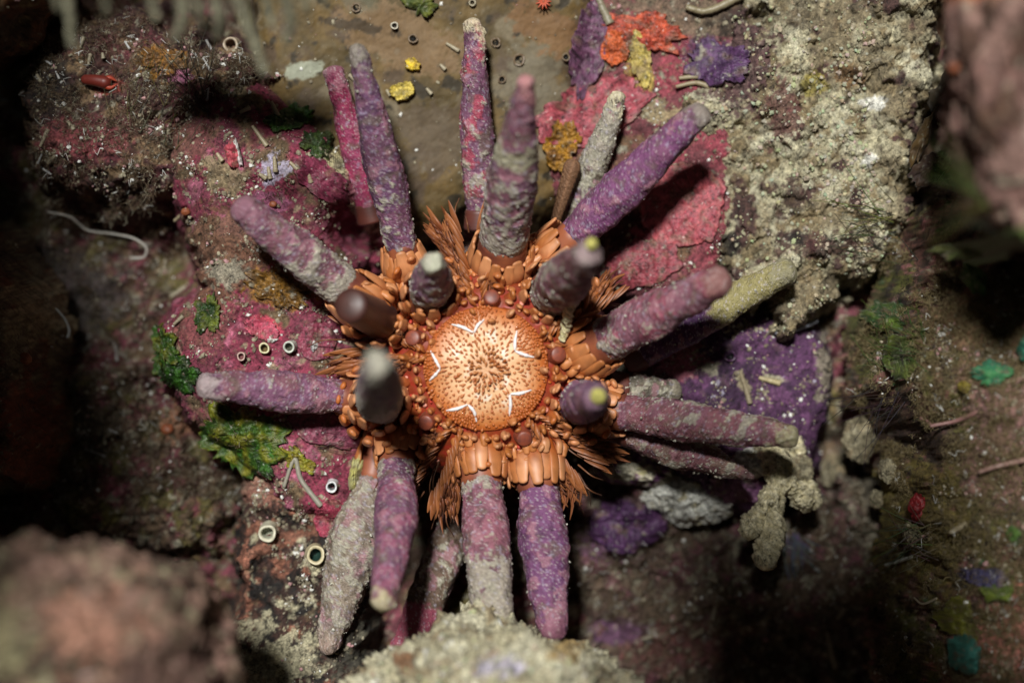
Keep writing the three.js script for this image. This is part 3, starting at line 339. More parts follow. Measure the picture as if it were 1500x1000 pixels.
/** b, t: base and tip in pixels with heights; w: widths in pixels at foot, middle, tip */
function spine({ b, t, w, base = C.mauve, alt = C.magenta, alts = 0.1, sed = [0.5, 0.3, 0.3, 0.4], sedC = [0.33, 0.31, 0.24], tipC = C.cream, tipAt = 0.93, ring = 16, foot = 6.5, bend = 0, bands = [], bump = 0.08, label, specks = 420, naked }) {
  const B = at(...b), T = at(...t), d = T.clone().sub(B).normalize(), len = B.distanceTo(T), s = (y) => 0.05 * (D - y) / D, r = [w[0] * s(b[2]), w[1] * s((b[2] + t[2]) / 2), w[2] * 0.88 * s(t[2])];
  const seed = b[0] * 0.37 + b[1] * 0.11, [u] = frameOf(d), mid = B.clone().lerp(T, 0.5).addScaledVector(u, bend);
  const rad = (q) => q < 0.4 ? mix(r[0], r[1], sm(0, 0.4, q)) : q < 0.9 ? mix(r[1], mix(r[1], r[2], 0.8), (q - 0.4) / 0.5) : mix(mix(r[1], r[2], 0.8), r[2], (q - 0.9) / 0.1);
  const look = (q, a, p) => {
    const x = p.x + seed, n1 = fbm(x * 0.28, p.y * 0.28, p.z * 0.28, 4), n2 = fbm(x * 0.62 + 7, p.y * 0.62, p.z * 0.62, 5), n3 = noise(x * 2.3, p.y * 2.3, p.z * 2.3) * 0.6 + noise(x * 4.1 + 8, p.y * 4.1, p.z * 4.1) * 0.6, n4 = noise(x * 5.3, p.y * 5.3, p.z * 5.3);
    let c = mix3(base, alt, sm(0.12 - alts, 0.2 - alts, n1)), d = bump * (n2 * 1.6 + n3 * 0.7) + 0.05 * n4; c = mix3(c, c.map((k) => k * 0.45), sm(0.0, 0.35, -n2) * 0.75);
    const film = fbm(x * 0.45 - 31, p.y * 0.45 + 9, p.z * 0.45, 5), pale = fbm(x * 0.38 + 77, p.y * 0.38, p.z * 0.38 - 12, 5); c = mix3(c, [0.13, 0.1, 0.065], sm(0.06, 0.3, film) * 0.6); c = mix3(c, [0.42, 0.2, 0.24], sm(0.15, 0.2, pale) * 0.55); d += 0.12 * sm(0.15, 0.19, pale);
    for (const [q0, q1, col] of bands) { const k = sm(q0 - 0.02, q0 + 0.02, q + 0.1 * n2) * sm(q1 + 0.02, q1 - 0.02, q + 0.1 * n2); c = mix3(c, col, k); }
    const m = sm(0.0, 0.05, n2 * 0.75 + n1 * 0.35 + 0.12 * n3 + (lerpList(sed, q) - 0.56)); c = mix3(c, mix3(sedC, C.paleSand, sm(0.1, 0.5, n3)), m * 0.82); d += m * (0.06 + 0.1 * Math.max(0, n3 + 0.4) + 0.05 * n4);
    const wh = sm(0.36, 0.46, noise(x * 1.7 + 30, p.y * 1.7, p.z * 1.7)); c = mix3(c, C.lilac, wh * 0.35); d += wh * 0.07;
    c = mix3(c, tipC, sm(tipAt - 0.03, tipAt + 0.06, q + 0.2 * n2 + 0.05 * n3) * 0.8); d += 0.65 * n1 + 0.25 * n2 * sm(0.7, 0.95, q); c = mix3(c, [0.46, 0.42, 0.4], sm(0.34, 0.5, n4) * 0.55); const k = 1 + 0.3 * n3 + 0.25 * n4; return { d, c: c.map((v) => Math.max(0.004, v * k)) };
  };
  const shaft = part('primary_spine', tube(bend ? [B, mid, T] : [B, T], rad, { rings: Math.round(len * 5.2), sides: 72, cap: 0.7, skin: look }), M.spine);
  if (label) shaft.userData.label = label;
  // grains stuck on the spine
  const sr = rng(Math.round(seed * 100)), gs = [];
  for (let k = 0; k < specks; k++) {
    const q = sr(), a = sr() * Math.PI * 2, p = B.clone().lerp(T, q); if (lerpList(sed, q) < sr() * 0.9 || fbm(p.x * 0.5 + a, p.y * 0.5, p.z * 0.5 + seed, 3) < 0) continue; const [uu, vv] = frameOf(d), dir = uu.clone().multiplyScalar(Math.cos(a)).addScaledVector(vv, Math.sin(a)), z = 0.05 + 0.2 * sr() ** 3;
    if (bend) p.addScaledVector(uu, bend * 4 * q * (1 - q) * 0.5); const g = new THREE.IcosahedronGeometry(z, 0); g.deleteAttribute('uv'); g.scale(0.7 + 0.8 * sr(), 0.7 + 0.6 * sr(), 0.7 + 0.8 * sr()); g.rotateX(sr() * 6); g.rotateY(sr() * 6); p.addScaledVector(dir, rad(q) + 0.12); g.translate(p.x, p.y, p.z);
    const c = mix3(sedC, C.white, sr() * 0.5); g.setAttribute('color', new THREE.BufferAttribute(new Float32Array(g.attributes.position.count * 3).map((_, i) => c[i % 3]), 3)); gs.push(g);
  }
  if (gs.length) { const m = part('sediment_grains', mergeGeometries(gs), M.rock, shaft); m.userData.kind = 'stuff'; }
  // bare collar that joins the spine to its knob on the test
  if (!ring) foot = 2.5; const b0 = B.clone().addScaledVector(d, -foot), rc = r[0] * 1.06;
  part('collar', tube([b0, B.clone().addScaledVector(d, 0.25)], (q) => rc * mix(1.12, 0.97, q), { rings: 10, sides: 28, cap: 0.2, color: (q, a, p) => mix3(naked ?? (ring ? [0.4, 0.12, 0.05] : [0.1, 0.035, 0.03]), K.wine, 0.5 + 0.9 * noise(p.x * 0.5, p.y * 0.5, p.z * 0.5)) , skin: (q) => ({ d: 0.06 * Math.sin(q * 30) }) }), M.flesh, shaft);
  if (ring) { ringOf(b0.clone().addScaledVector(d, -0.2), d, rc + 0.4, ring, tongues, 'scale_spine', 0.1, 1, ur()); if (foot < 4) ringOf(b0.clone().addScaledVector(d, -0.8), d, rc + 1.2, 14, fatTongues, 'scale_spine', 0.55, 0.95, ur(), 0.4); else ringOf(b0.clone().addScaledVector(d, -0.4), d, rc + 1.0, ring + 2, smallTongues, 'small_scales', 0.35, 0.9, ur(), 0.6); }
  return { b0, d, rc };
}
const P1 = [0.19, 0.075, 0.135], P2 = [0.135, 0.055, 0.12], P3 = [0.23, 0.09, 0.125];
spine({ b: [588, 358, -8], t: [523, 72, 4], w: [44, 58, 26], base: P1, alt: P2, sed: [0.55, 0.42, 0.3, 0.25, 0.2, 0.3], tipC: C.greySand, label: 'tall purple spine with pale branching lines' });
spine({ b: [738, 352, -4], t: [771, 118, 20], w: [68, 74, 26], base: P3, alt: P1, sed: [0.75, 0.6, 0.55, 0.35, 0.2, 0.2], tipC: C.pink, bands: [[0.55, 0.66, C.sand]], label: 'thick mauve spine with pink tip and sandy foot' });
spine({ b: [702, 310, -15], t: [693, 34, -9], w: [40, 50, 28], base: P1, alt: [0.36, 0.06, 0.1], alts: 0.05, sed: [0.5, 0.5, 0.35, 0.3, 0.4], ring: 0, label: 'purple spine with red crust patches' });
spine({ b: [540, 300, -17], t: [489, 105, -12], w: [40, 42, 30], base: [0.33, 0.035, 0.1], alt: [0.27, 0.04, 0.1], sed: [0.2, 0.2, 0.2, 0.5], tipC: P3, ring: 0, label: 'crimson spine leaning behind the tall purple one' });
spine({ b: [842, 345, -7], t: [1026, 166, 3], w: [50, 66, 40], base: [0.2, 0.065, 0.165], alt: [0.23, 0.08, 0.165], sed: [0.15, 0.12, 0.1, 0.12, 0.2], tipC: C.greySand, tipAt: 0.95, specks: 260, label: 'bright clean purple spine' });
spine({ b: [838, 330, -19], t: [907, 142, -12], w: [38, 44, 26], base: [0.18, 0.14, 0.1], alt: P2, sed: [0.3, 0.5, 0.8, 0.8, 0.7], ring: 0, label: 'grey brown sediment covered spine' });
spine({ b: [892, 496, -3], t: [1055, 411, 11], w: [62, 66, 50], base: P3, alt: [0.3, 0.08, 0.12], sed: [0.6, 0.4, 0.3, 0.25, 0.3], tipC: [0.27, 0.13, 0.11], label: 'mauve spine with knobbly crust' });
spine({ b: [940, 515, -14], t: [1155, 396, -7], w: [50, 54, 40], base: [0.1, 0.035, 0.12], alt: P2, sed: [0.1, 0.15, 0.2, 0.3], bands: [[0.5, 1.3, [0.3, 0.26, 0.11]]], tipC: [0.24, 0.22, 0.14], ring: 0, label: 'dark purple spine with yellow green outer half' });
spine({ b: [914, 604, -7], t: [1158, 639, 1], w: [52, 60, 40], base: [0.24, 0.09, 0.11], alt: P3, sed: [0.35, 0.45, 0.42, 0.5, 0.4], tipC: [0.42, 0.4, 0.22], label: 'mottled mauve and tan spine with pale tip' });
spine({ b: [925, 630, -12], t: [1102, 699, -9], w: [52, 62, 12], base: [0.19, 0.075, 0.085], alt: [0.25, 0.15, 0.12], sed: [0.4, 0.5, 0.45, 0.4], ring: 0, tipC: [0.12, 0.06, 0.06], label: 'dark pointed spine' });
spine({ b: [915, 568, -13], t: [988, 574, -14], w: [44, 42, 34], base: [0.14, 0.12, 0.09], alt: [0.2, 0.1, 0.1], sed: [0.6, 0.5, 0.6], ring: 0, tipC: [0.2, 0.17, 0.12], specks: 60, label: 'short grey stump of a spine' });
spine({ b: [581, 682, -5], t: [559, 882, 13], w: [50, 66, 36], base: P1, alt: [0.28, 0.09, 0.15], sed: [0.6, 0.25, 0.2, 0.2, 0.35], tipC: [0.5, 0.45, 0.26], tipAt: 0.96, bend: 0.7, label: 'curved smooth purple spine with cream tip' });
spine({ b: [545, 700, -15], t: [480, 950, -9], w: [46, 84, 30], base: [0.26, 0.205, 0.155], alt: [0.28, 0.2, 0.18], sed: [0.45, 0.55, 0.5, 0.5], tipC: [0.35, 0.25, 0.2], ring: 5, bump: 0.16, label: 'pale grey pitted spine' });
spine({ b: [706, 708, -5], t: [724, 925, 3], w: [58, 70, 56], base: P3, alt: [0.3, 0.11, 0.15], sed: [0.62, 0.28, 0.25, 0.8, 0.85, 0.8], tipC: C.sand, label: 'mauve spine with sandy outer half touching the boulder' });
spine({ b: [788, 716, -6], t: [810, 925, 0], w: [58, 74, 50], base: [0.17, 0.06, 0.15], alt: [0.2, 0.07, 0.14], sed: [0.35, 0.2, 0.15, 0.15, 0.1], tipC: P3, label: 'violet spine with white flecks touching the boulder' });
spine({ b: [676, 745, -19], t: [588, 975, -13], w: [46, 60, 50], base: [0.12, 0.075, 0.05], alt: [0.16, 0.1, 0.07], sed: [0.3, 0.5, 0.3, 0.2], bands: [[0.62, 1.3, [0.32, 0.07, 0.11]]], tipC: [0.32, 0.07, 0.11], ring: 0, label: 'dark brown spine with red outer half' });
spine({ b: [497, 580, -6], t: [300, 564, 2], w: [48, 62, 40], base: [0.22, 0.09, 0.16], alt: P3, sed: [0.4, 0.3, 0.3, 0.3, 0.25], sedC: [0.35, 0.3, 0.3], tipC: [0.4, 0.33, 0.32], tipAt: 0.92, label: 'horizontal mauve spine with pink pimples' });
spine({ b: [500, 418, -3], t: [355, 306, 5], w: [58, 64, 50], base: P3, alt: [0.22, 0.09, 0.14], sed: [0.75, 0.6, 0.48, 0.35, 0.25], tipC: [0.26, 0.12, 0.16], foot: 6.5, label: 'thick mauve spine with sandy foot and dark collar' });
// four that point at the camera
spine({ b: [630, 428, -3], t: [634, 384, 13], w: [58, 60, 30], base: P1, alt: P3, sed: [0.7, 0.5, 0.4, 0.5], tipC: [0.55, 0.56, 0.42], tipAt: 0.9, foot: 3.4, ring: 11, label: 'outward pointing spine with pale green tip' });
spine({ b: [556, 590, -3], t: [552, 534, 44], w: [62, 66, 46], base: P2, alt: P1, sed: [0.85, 0.7, 0.4, 0.45], tipC: [0.5, 0.5, 0.38], tipAt: 0.95, foot: 3.4, ring: 12, label: 'longest outward pointing spine with purple tip' });
spine({ b: [812, 428, -4], t: [862, 372, 25], w: [70, 72, 42], base: [0.15, 0.045, 0.055], alt: P3, sed: [0.6, 0.5, 0.45, 0.4], tipC: [0.4, 0.3, 0.3], tipAt: 0.93, foot: 3.8, ring: 12, label: 'outward pointing maroon spine with yellow spot' });
spine({ b: [850, 590, -4], t: [873, 582, 19], w: [62, 62, 44], base: [0.22, 0.085, 0.2], alt: P2, sed: [0.35, 0.2, 0.15, 0.2], tipC: [0.28, 0.16, 0.22], tipAt: 0.97, foot: 3.6, ring: 12, label: 'outward pointing purple spine with yellow spot' });
for (const [px, py, y, r] of [[866, 357, 27, 0.8], [876, 580, 20.6, 1.1]]) { const p = at(px, py, y); part('yellow_sponge_spot', lump(p, r, r * 0.7, r, { detail: 1, color: [0.62, 0.58, 0.16], amp: 0.1 }), M.rock); }
// bare wine brown stump without crust
{ const B = at(556, 468, -4), T = at(514, 447, 9); part('bare_spine_stump', tube([B, T], (t) => mix(2.9, 2.5, t), { rings: 20, sides: 32, cap: 0.3, color: (t, a, p) => mix3([0.05, 0.016, 0.012], [0.1, 0.033, 0.024], 0.5 + 0.7 * noise(p.x * 0.6, p.y * 0.6, p.z * 0.6)) }), M.flesh); ringOf(B.clone().addScaledVector(T.clone().sub(B).normalize(), -1.5), T.clone().sub(B).normalize(), 3.3, 10, tongues, 'scale_spine', 0.25, 0.9); }
// thin remnant of a spine between two big ones
part('broken_spine', tube([at(814, 322, -14), at(838, 245, -12)], (t) => mix(0.75, 1.35, t), { rings: 40, sides: 20, skin: (t, a, p) => ({ d: 0.12 * Math.sin(a * 7) * Math.sin(t * 60), c: mix3([0.24, 0.12, 0.06], [0.14, 0.07, 0.035], 0.5 + 0.5 * Math.sin(a * 7)) }) }), M.spine);
// five small young spines round the mouth, each in a rosette of small tongues
for (const [px, py] of [[611, 497], [812, 520], [765, 636], [629, 614], [720, 441]]) {
  const q = at(px, py, -3.5), rr = Math.hypot(q.x - UC.x, q.z - UC.z), y = testY(rr), b0 = at(px, py, y - 0.3), d = V((q.x - UC.x) * 0.03, 1, (q.z - UC.z) * 0.03).normalize();
  const m = part('young_spine', tube([b0, b0.clone().addScaledVector(d, 2.1)], (t) => mix(1.45, 1.15, t), { rings: 8, sides: 20, cap: 0.22, color: (t, a, p) => mix3(K.wine, [0.33, 0.07, 0.03], 0.5 + noise(p.x * 1.5, p.y * 1.5, p.z * 1.5)) }), M.flesh);
  const off = ur(), [u, v] = frameOf(d);
  for (let k = 0; k < 7; k++) { const a = (k + off) / 7 * Math.PI * 2, rad = u.clone().multiplyScalar(Math.cos(a)).addScaledVector(v, Math.sin(a)); setOn(smallTongues[k % 3], 'scale_spine', b0.clone().addScaledVector(rad, 1.9 + 0.3 * ur()), d.clone().addScaledVector(rad, 0.55 + 0.4 * ur()), rad, 0.8 + 0.35 * ur(), 0.85 + 0.3 * ur()); }
}
// knobs round the rim of the mouth disc
for (let k = 0; k < 40; k++) {
  const a = (k + 0.3 * (ur() - 0.5)) / 40 * Math.PI * 2, r = 9.3 + 0.2 * ur(), p = V(UC.x + Math.cos(a) * r, testY(r) - 0.5, UC.z - Math.sin(a) * r), o = V(Math.cos(a), 0, -Math.sin(a));
  setOn(smallTongues[k % 3], 'rim_scale', p, V(0, 1, 0).addScaledVector(o, 0.9), o, 0.72 + 0.2 * ur(), 0.62 + 0.15 * ur());
}
// feathery rows between the big spines
for (const A of AMB) {
  const o = V(Math.cos(A), 0, -Math.sin(A)), side = V(Math.sin(A), 0, Math.cos(A));
  for (const s of [-1, 1]) for (let k = 0; k < 17; k++) {
    const f = k / 16, r = mix(10.2, 21.5, f), yy = r < 15 ? testY(r) : testY(15) - (r - 15) * 0.25, wide = mix(0.5, 1.6, f);
    const p = V(UC.x, yy + 0.9, UC.z).addScaledVector(o, r - 0.8).addScaledVector(side, s * wide * (0.7 + 0.3 * ur())), dir = o.clone().addScaledVector(side, s * mix(0.75, 0.35, f) + (ur() - 0.5) * 0.25); dir.y = mix(0.35, 0.1, f) + (ur() - 0.5) * 0.2;
    setOn(blades[Math.min(3, (f * 2.6 + ur() * 1.4) | 0)], 'fringe_spine', p, dir, V(0, 1, 0).addScaledVector(side, s * 0.7), mix(0.8, 1.1, f), mix(0.35, 0.95, f) * (0.7 + 0.5 * ur()));
    if (k > 2) for (let e = 0; e < 8; e++) { const w2 = 0.3 + 2.2 * ur(); setIn(merged.fringe_hairs, hairs[(ur() * 3) | 0], p.clone().addScaledVector(side, s * (0.2 + 0.9 * w2 * (0.4 + f))).addScaledVector(o, (ur() - 0.5) * 1.5).add(V(0, -0.35 * w2 * ur(), 0)), dir.clone().addScaledVector(side, s * 0.14 * w2 + (ur() - 0.5) * 0.35).add(V(0, -0.2 * w2 * ur(), 0)), V(0, 1, 0).addScaledVector(side, s), 0.8 + 0.7 * ur(), mix(0.35, 0.85, f) * (0.4 + 0.7 * ur())); }
  }
}
{ // more scales packed over the rest of the test
  const r = rng(61), done = []; for (let k = 0; k < 2500 && done.length < 110; k++) { const a = r() * Math.PI * 2, rr = mix(10.4, 17.2, r()), x = UC.x + Math.cos(a) * rr, z = UC.z - Math.sin(a) * rr, near = Math.min(...AMB.map((q) => Math.abs(Math.atan2(Math.sin(a - q), Math.cos(a - q))))); if (near < 0.13 || done.some(([u, v]) => (u - x) ** 2 + (v - z) ** 2 < 2.0)) continue; done.push([x, z]);
    const o = V(Math.cos(a), 0, -Math.sin(a)), big = r() < 0.45; setIn(merged.small_scales, big ? fatTongues[(r() * 4) | 0] : smallTongues[(r() * 3) | 0], V(x, testY(rr) - 0.7, z), V(0, 1, 0).addScaledVector(o, 0.35 + 0.6 * r()).addScaledVector(V(-o.z, 0, o.x), (r() - 0.5) * 0.7), o, 0.62 + 0.3 * r(), 0.6 + 0.3 * r()); }
}
for (const [n, l] of Object.entries(merged)) { const m = new THREE.Mesh(mergeGeometries(l), M.flesh); m.name = n; m.userData.kind = 'stuff'; m.castShadow = m.receiveShadow = true; urchin.add(m); }
{ // tube feet hanging out of the rows, and the small knobs all over the test
  const gs = [], r = rng(41);
  for (const [A, n, l] of [[AMB[2], 26, 9], [AMB[3], 14, 7], [AMB[4], 10, 7], [AMB[1], 10, 6], [AMB[0], 10, 6]]) for (let k = 0; k < n; k++) {
    const a = A + (r() - 0.5) * 0.5, rr = 15 + 7 * r(), o = V(Math.cos(a), 0, -Math.sin(a)), q = V(UC.x, Math.min(testY(Math.min(rr, 17)) + 1, -5) - 2 * r(), UC.z).addScaledVector(o, rr), L = l * (0.4 + 0.6 * r()), sd = V(-o.z, 0, o.x).multiplyScalar((r() - 0.5) * L);
    gs.push(tube([q, q.clone().addScaledVector(o, L * 0.5).addScaledVector(sd, 0.3).add(V(0, 1, 0)), q.clone().addScaledVector(o, L * 0.9).add(sd).add(V(0, -2, 0))], (t) => mix(0.16, 0.07, t), { rings: 8, sides: 5, color: mix3(K.dark, K.brown, r()) }));
  }
  const m = part('tube_feet', mergeGeometries(gs), M.flesh); m.userData.kind = 'stuff';
  let ball = new THREE.SphereGeometry(1, 8, 6); ball.scale(MM, MM, MM); const list = [], cols = [], o = new THREE.Object3D();
  for (let k = 0; k < 250; k++) { const a = r() * Math.PI * 2, rr = Math.sqrt(mix(90, 270, r())), s = 0.2 + 0.3 * r() * r(); o.position.set(UC.x + Math.cos(a) * rr - U0.x, testY(rr) - U0.y + 0.25, UC.z - Math.sin(a) * rr - U0.z).multiplyScalar(MM); o.rotation.set(r() * 0.6, a, 0.9 * r()); o.scale.set(s * 0.9, s * 1.6, s); o.updateMatrix(); list.push(o.matrix.clone()); const q = r(); cols.push(q < 0.18 ? [0.5, 0.05, 0.03] : q < 0.3 ? [0.72, 0.3, 0.22] : mix3(K.orange, K.peach, r())); }
  const im = new THREE.InstancedMesh(ball, new THREE.MeshPhysicalMaterial({ color: 0xffffff, roughness: 0.4, clearcoat: 0.2 }), list.length); im.name = 'test_knobs'; im.userData.kind = 'stuff'; list.forEach((q, i) => { im.setMatrixAt(i, q); im.setColorAt(i, new THREE.Color(...cols[i])); }); im.castShadow = im.receiveShadow = true; urchin.add(im);
}
console.log('urchin done');
// ---------------------------------------------------------------- crusts, tubes, algae and other small growth
const soft = (x, z) => (demAt(x, z) * 2 + demAt(x - 0.7, z) + demAt(x + 0.7, z) + demAt(x, z - 0.7) + demAt(x, z + 0.7)) / 6;
const g1 = [0.03, 0.11, 0.006], g2 = [0.2, 0.2, 0.012], g3 = [0.012, 0.035, 0.005], g4 = [0.26, 0.28, 0.02];
/** a living crust: a thin lumpy sheet that follows the rock, with a pale rim */
function crust(name, label, category, px, py, rx, ry, deg, thick, c0, c1, { rim = [0.5, 0.42, 0.4], rough = 0.3, mat = M.wetRock, bumpy = 0.1, group, dust = 0.36, film = 1 } = {}) {
  const o = hit(px, py), s = 0.1 * (D - o.y) / D, cs = Math.cos(deg * Math.PI / 180), sn = Math.sin(deg * Math.PI / 180), n = 120, m = 34;
  const g = gridGeo(n, m, (i, j) => {
    const a = (i % n) / n * Math.PI * 2, q = j / m, k = 1 + rough * (2.2 * fbm(Math.cos(a) * 1.6 + px, py, Math.sin(a) * 1.6, 5) + 0.8 * fbm(Math.cos(a) * 7 + px, py, Math.sin(a) * 7, 4)), lx = Math.cos(a) * rx * s * k * q, lz = Math.sin(a) * ry * s * k * q, x = o.x + lx * cs - lz * sn, z = o.z + lx * sn + lz * cs;
    const nn = fbm(x * 0.5 + px, 2, z * 0.5, 4), f = noise(x * 2.2, 3, z * 2.2), base = Math.max(soft(x, z), o.y - 5), y = base + (q > 0.97 ? -1.2 : thick * (0.75 + 0.5 * nn) * Math.min(1, (1 - q) * 9 + 0.35) + bumpy * (f + 2 * nn));
    let c = mix3(c0, c1, sm(-0.15, 0.25, nn)); c = mix3(c, rim, sm(0.9, 0.96, q + 0.06 * f) * 0.5 * sm(-0.1, 0.2, nn)); const fl = fbm(x * 0.42 - 31, 9, z * 0.42, 5), dk = fbm(x * 0.9 + 13, 4, z * 0.9 + 31, 5); c = mix3(c, c.map((t) => t * 0.4), sm(0.0, 0.3, dk) * 0.8 * film); c = mix3(c, [0.15, 0.1, 0.065], sm(0.04, 0.3, fl) * 0.65 * film); c = mix3(c, C.greySand, sm(dust - 0.1, dust, fbm(x * 0.7 + 50, 1, z * 0.7, 5)) * 0.8); c = mix3(c, C.white, sm(0.5, 0.6, noise(x * 1.9 + 5, 8, z * 1.9)) * 0.5);
    const v = 1 + 0.2 * f + 0.2 * noise(x * 5, 1, z * 5); return [x, y, z, c[0] * v, c[1] * v, c[2] * v];
  }, true);
  return thing(name, g, mat, label, category, group);
}
crust('coralline_crust', 'large rose red crust between the bright purple spine and sandy rock', 'crust', 1002, 300, 62, 72, 20, 0.9, [0.40, 0.085, 0.10], [0.33, 0.06, 0.085], { rough: 0.14, dust: 0.42 });
crust('coralline_crust', 'rose red crust under the grey brown sediment covered spine', 'crust', 870, 165, 88, 48, -22, 0.8, [0.36, 0.07, 0.09], [0.30, 0.05, 0.075], { rough: 0.3, rim: [0.55, 0.4, 0.42] });
crust('coralline_crust', 'dull crimson crust below the large rose red crust', 'crust', 945, 385, 58, 40, -15, 0.7, [0.28, 0.05, 0.07], [0.2, 0.04, 0.05], { rough: 0.2 });
crust('orange_sponge', 'orange red sponge with a rough surface above the rose red crust', 'sponge', 945, 48, 66, 32, 12, 1.0, [0.46, 0.085, 0.04], [0.34, 0.05, 0.03], { rough: 0.4, rim: [0.3, 0.1, 0.05], bumpy: 0.3 });
crust('orange_sponge', 'small bright orange sponge beside the purple finger shaped crust', 'sponge', 900, 72, 22, 26, 0, 1.4, [0.55, 0.12, 0.035], [0.48, 0.09, 0.03], { rough: 0.2, rim: [0.35, 0.1, 0.04], bumpy: 0.3 });
crust('yellow_sponge', 'pale yellow sponge strip touching the orange red sponge', 'sponge', 938, 88, 15, 40, -12, 1.2, [0.48, 0.38, 0.1], [0.36, 0.27, 0.08], { rough: 0.3, rim: [0.35, 0.3, 0.14] });
crust('purple_crust', 'purple finger shaped crust on the edge of brown rock', 'crust', 862, 70, 26, 74, 8, 1.3, [0.11, 0.045, 0.09], [0.16, 0.06, 0.12], { rough: 0.25, rim: [0.3, 0.2, 0.28] });
crust('purple_crust', 'dark violet crust above the sandy rock corner', 'crust', 1050, 92, 50, 36, 10, 1.0, [0.07, 0.03, 0.09], [0.11, 0.045, 0.13], { rough: 0.35, rim: [0.2, 0.15, 0.2], dust: 0.28 });
crust('coralline_crust', 'round red crust below the tube worm with white mouth', 'crust', 482, 758, 24, 30, 10, 0.9, [0.33, 0.04, 0.08], [0.25, 0.035, 0.06], { rough: 0.12 });
crust('coralline_crust', 'bright pink crust beside the two small ring tubes', 'crust', 385, 483, 28, 15, 20, 0.7, [0.45, 0.07, 0.12], [0.36, 0.05, 0.09], { rough: 0.25 });
crust('coralline_crust', 'round crimson crust disc with a white fleck by the urchin fringe', 'crust', 464, 500, 30, 30, 0, 0.6, [0.24, 0.045, 0.08], [0.19, 0.035, 0.06], { rough: 0.06, rim: [0.13, 0.03, 0.05] });
crust('coralline_crust', 'smooth dusky pink crust below the horizontal mauve spine', 'crust', 478, 628, 62, 26, 18, 0.8, [0.23, 0.05, 0.09], [0.18, 0.04, 0.07], { rough: 0.2 });
crust('coralline_crust', 'magenta crust lobe over the dark hole beside the thick mauve spine', 'crust', 470, 262, 46, 26, 40, 1.0, [0.24, 0.04, 0.085], [0.18, 0.03, 0.06], { rough: 0.25 });
crust('cream_crust', 'cream crust patch by the foot of tall purple spine', 'crust', 536, 316, 22, 13, 40, 0.6, C.cream, C.sand, { rough: 0.4, rim: C.sand });
crust('cream_crust', 'cream crust patch next to the crimson spine', 'crust', 490, 242, 13, 24, -20, 0.6, [0.5, 0.45, 0.26], C.sand, { rough: 0.4, rim: C.sand });
crust('ochre_sponge', 'ochre brown sponge between two upper spines', 'sponge', 823, 215, 26, 40, 10, 1.6, [0.34, 0.17, 0.015], [0.18, 0.08, 0.015], { rough: 0.35, rim: [0.2, 0.11, 0.03], bumpy: 0.5 });
crust('ochre_sponge', 'ochre brown sponge below the thick mauve spine on magenta rock', 'sponge', 412, 424, 46, 24, 15, 0.8, [0.22, 0.11, 0.015], [0.11, 0.055, 0.012], { rough: 0.5, rim: [0.14, 0.08, 0.03], bumpy: 0.5, dust: 0.24 });
crust('ochre_sponge', 'ochre brown sponge on the dark red turf rock', 'sponge', 236, 88, 36, 22, 20, 1.0, [0.24, 0.11, 0.02], [0.13, 0.06, 0.015], { rough: 0.45, rim: [0.14, 0.08, 0.03], bumpy: 0.5, dust: 0.26 });
crust('yellow_sponge', 'small bright yellow sponge on brown rock beside the tall spine', 'sponge', 604, 95, 12, 9, 20, 1.6, [0.7, 0.5, 0.03], [0.55, 0.36, 0.02], { rough: 0.25, rim: [0.45, 0.3, 0.05], dust: 0.6 });
crust('yellow_sponge', 'yellow sponge with pale rim and red base on brown rock', 'sponge', 589, 134, 19, 14, -15, 1.8, [0.6, 0.47, 0.1], [0.45, 0.33, 0.04], { rough: 0.25, rim: [0.6, 0.55, 0.35], dust: 0.6 });
crust('purple_crust', 'violet knob crust on the shaded rock in the hollow', 'crust', 918, 768, 56, 44, 0, 2.2, [0.085, 0.03, 0.10], [0.06, 0.022, 0.075], { rough: 0.2, rim: [0.18, 0.1, 0.17] });
crust('purple_crust', 'lilac purple crust under the dark pointed spine', 'crust', 1085, 715, 48, 24, 10, 1.0, [0.2, 0.08, 0.18], [0.28, 0.14, 0.24], { rough: 0.35 });
crust('pink_patch', 'rose pink crust strip between mauve spine and purple rock', 'crust', 985, 508, 44, 20, -18, 0.6, [0.36, 0.1, 0.13], [0.28, 0.09, 0.1], { rough: 0.3 });
crust('indigo_sponge', 'indigo sponge patch on the overgrown wall', 'sponge', 1446, 846, 30, 15, 0, 1.2, [0.05, 0.045, 0.11], [0.07, 0.06, 0.14], { rough: 0.25, rim: [0.1, 0.08, 0.12] });

// pale lumps
const sandy = colouring([0.2, 0.175, 0.11], [[[0.3, 0.27, 0.18], 3, 0.05, 0.1, 1], [[0.25, 0.2, 0.12], 2.4, 0.16, 0.1, 2]], [], 0, 0.3), chalk = colouring([0.62, 0.63, 0.58], [[[0.4, 0.4, 0.36], 3, 0.1, 0.1, 1], [C.sand, 2, 0.22, 0.08, 2]], [], 0, 0.2), knob = colouring([0.5, 0.47, 0.36], [[[0.2, 0.08, 0.2], 3, 0.02, 0.06, 1], [[0.6, 0.55, 0.3], 1.4, 0.24, 0.05, 2]], [], 0, 0.3);
function lumpAt(name, label, cat, px, py, rx, ry, h, color, o = {}) { const p = hit(px, py), s = 0.1 * (D - p.y) / D; p.y += h * (o.sink ?? 0.25); return thing(name, lump(p, rx * s, h, ry * s, { detail: 7, amp: 0.24, freq: 1.8, fine: 0.1, color, ...o }), o.mat ?? M.rock, label, cat, o.group); }
lumpAt('red_sponge', 'wet red sponge bead at the edge of overgrown wall', 'sponge', 1342, 742, 13, 20, 1.6, [0.2, 0.012, 0.015], { detail: 3, mat: M.wetRock });
lumpAt('chalky_lump', 'chalk white crumbling lump in front of the dark pointed spine', 'coral rubble', 1008, 722, 62, 40, 5.5, chalk, { detail: 9, sink: 1.1 });
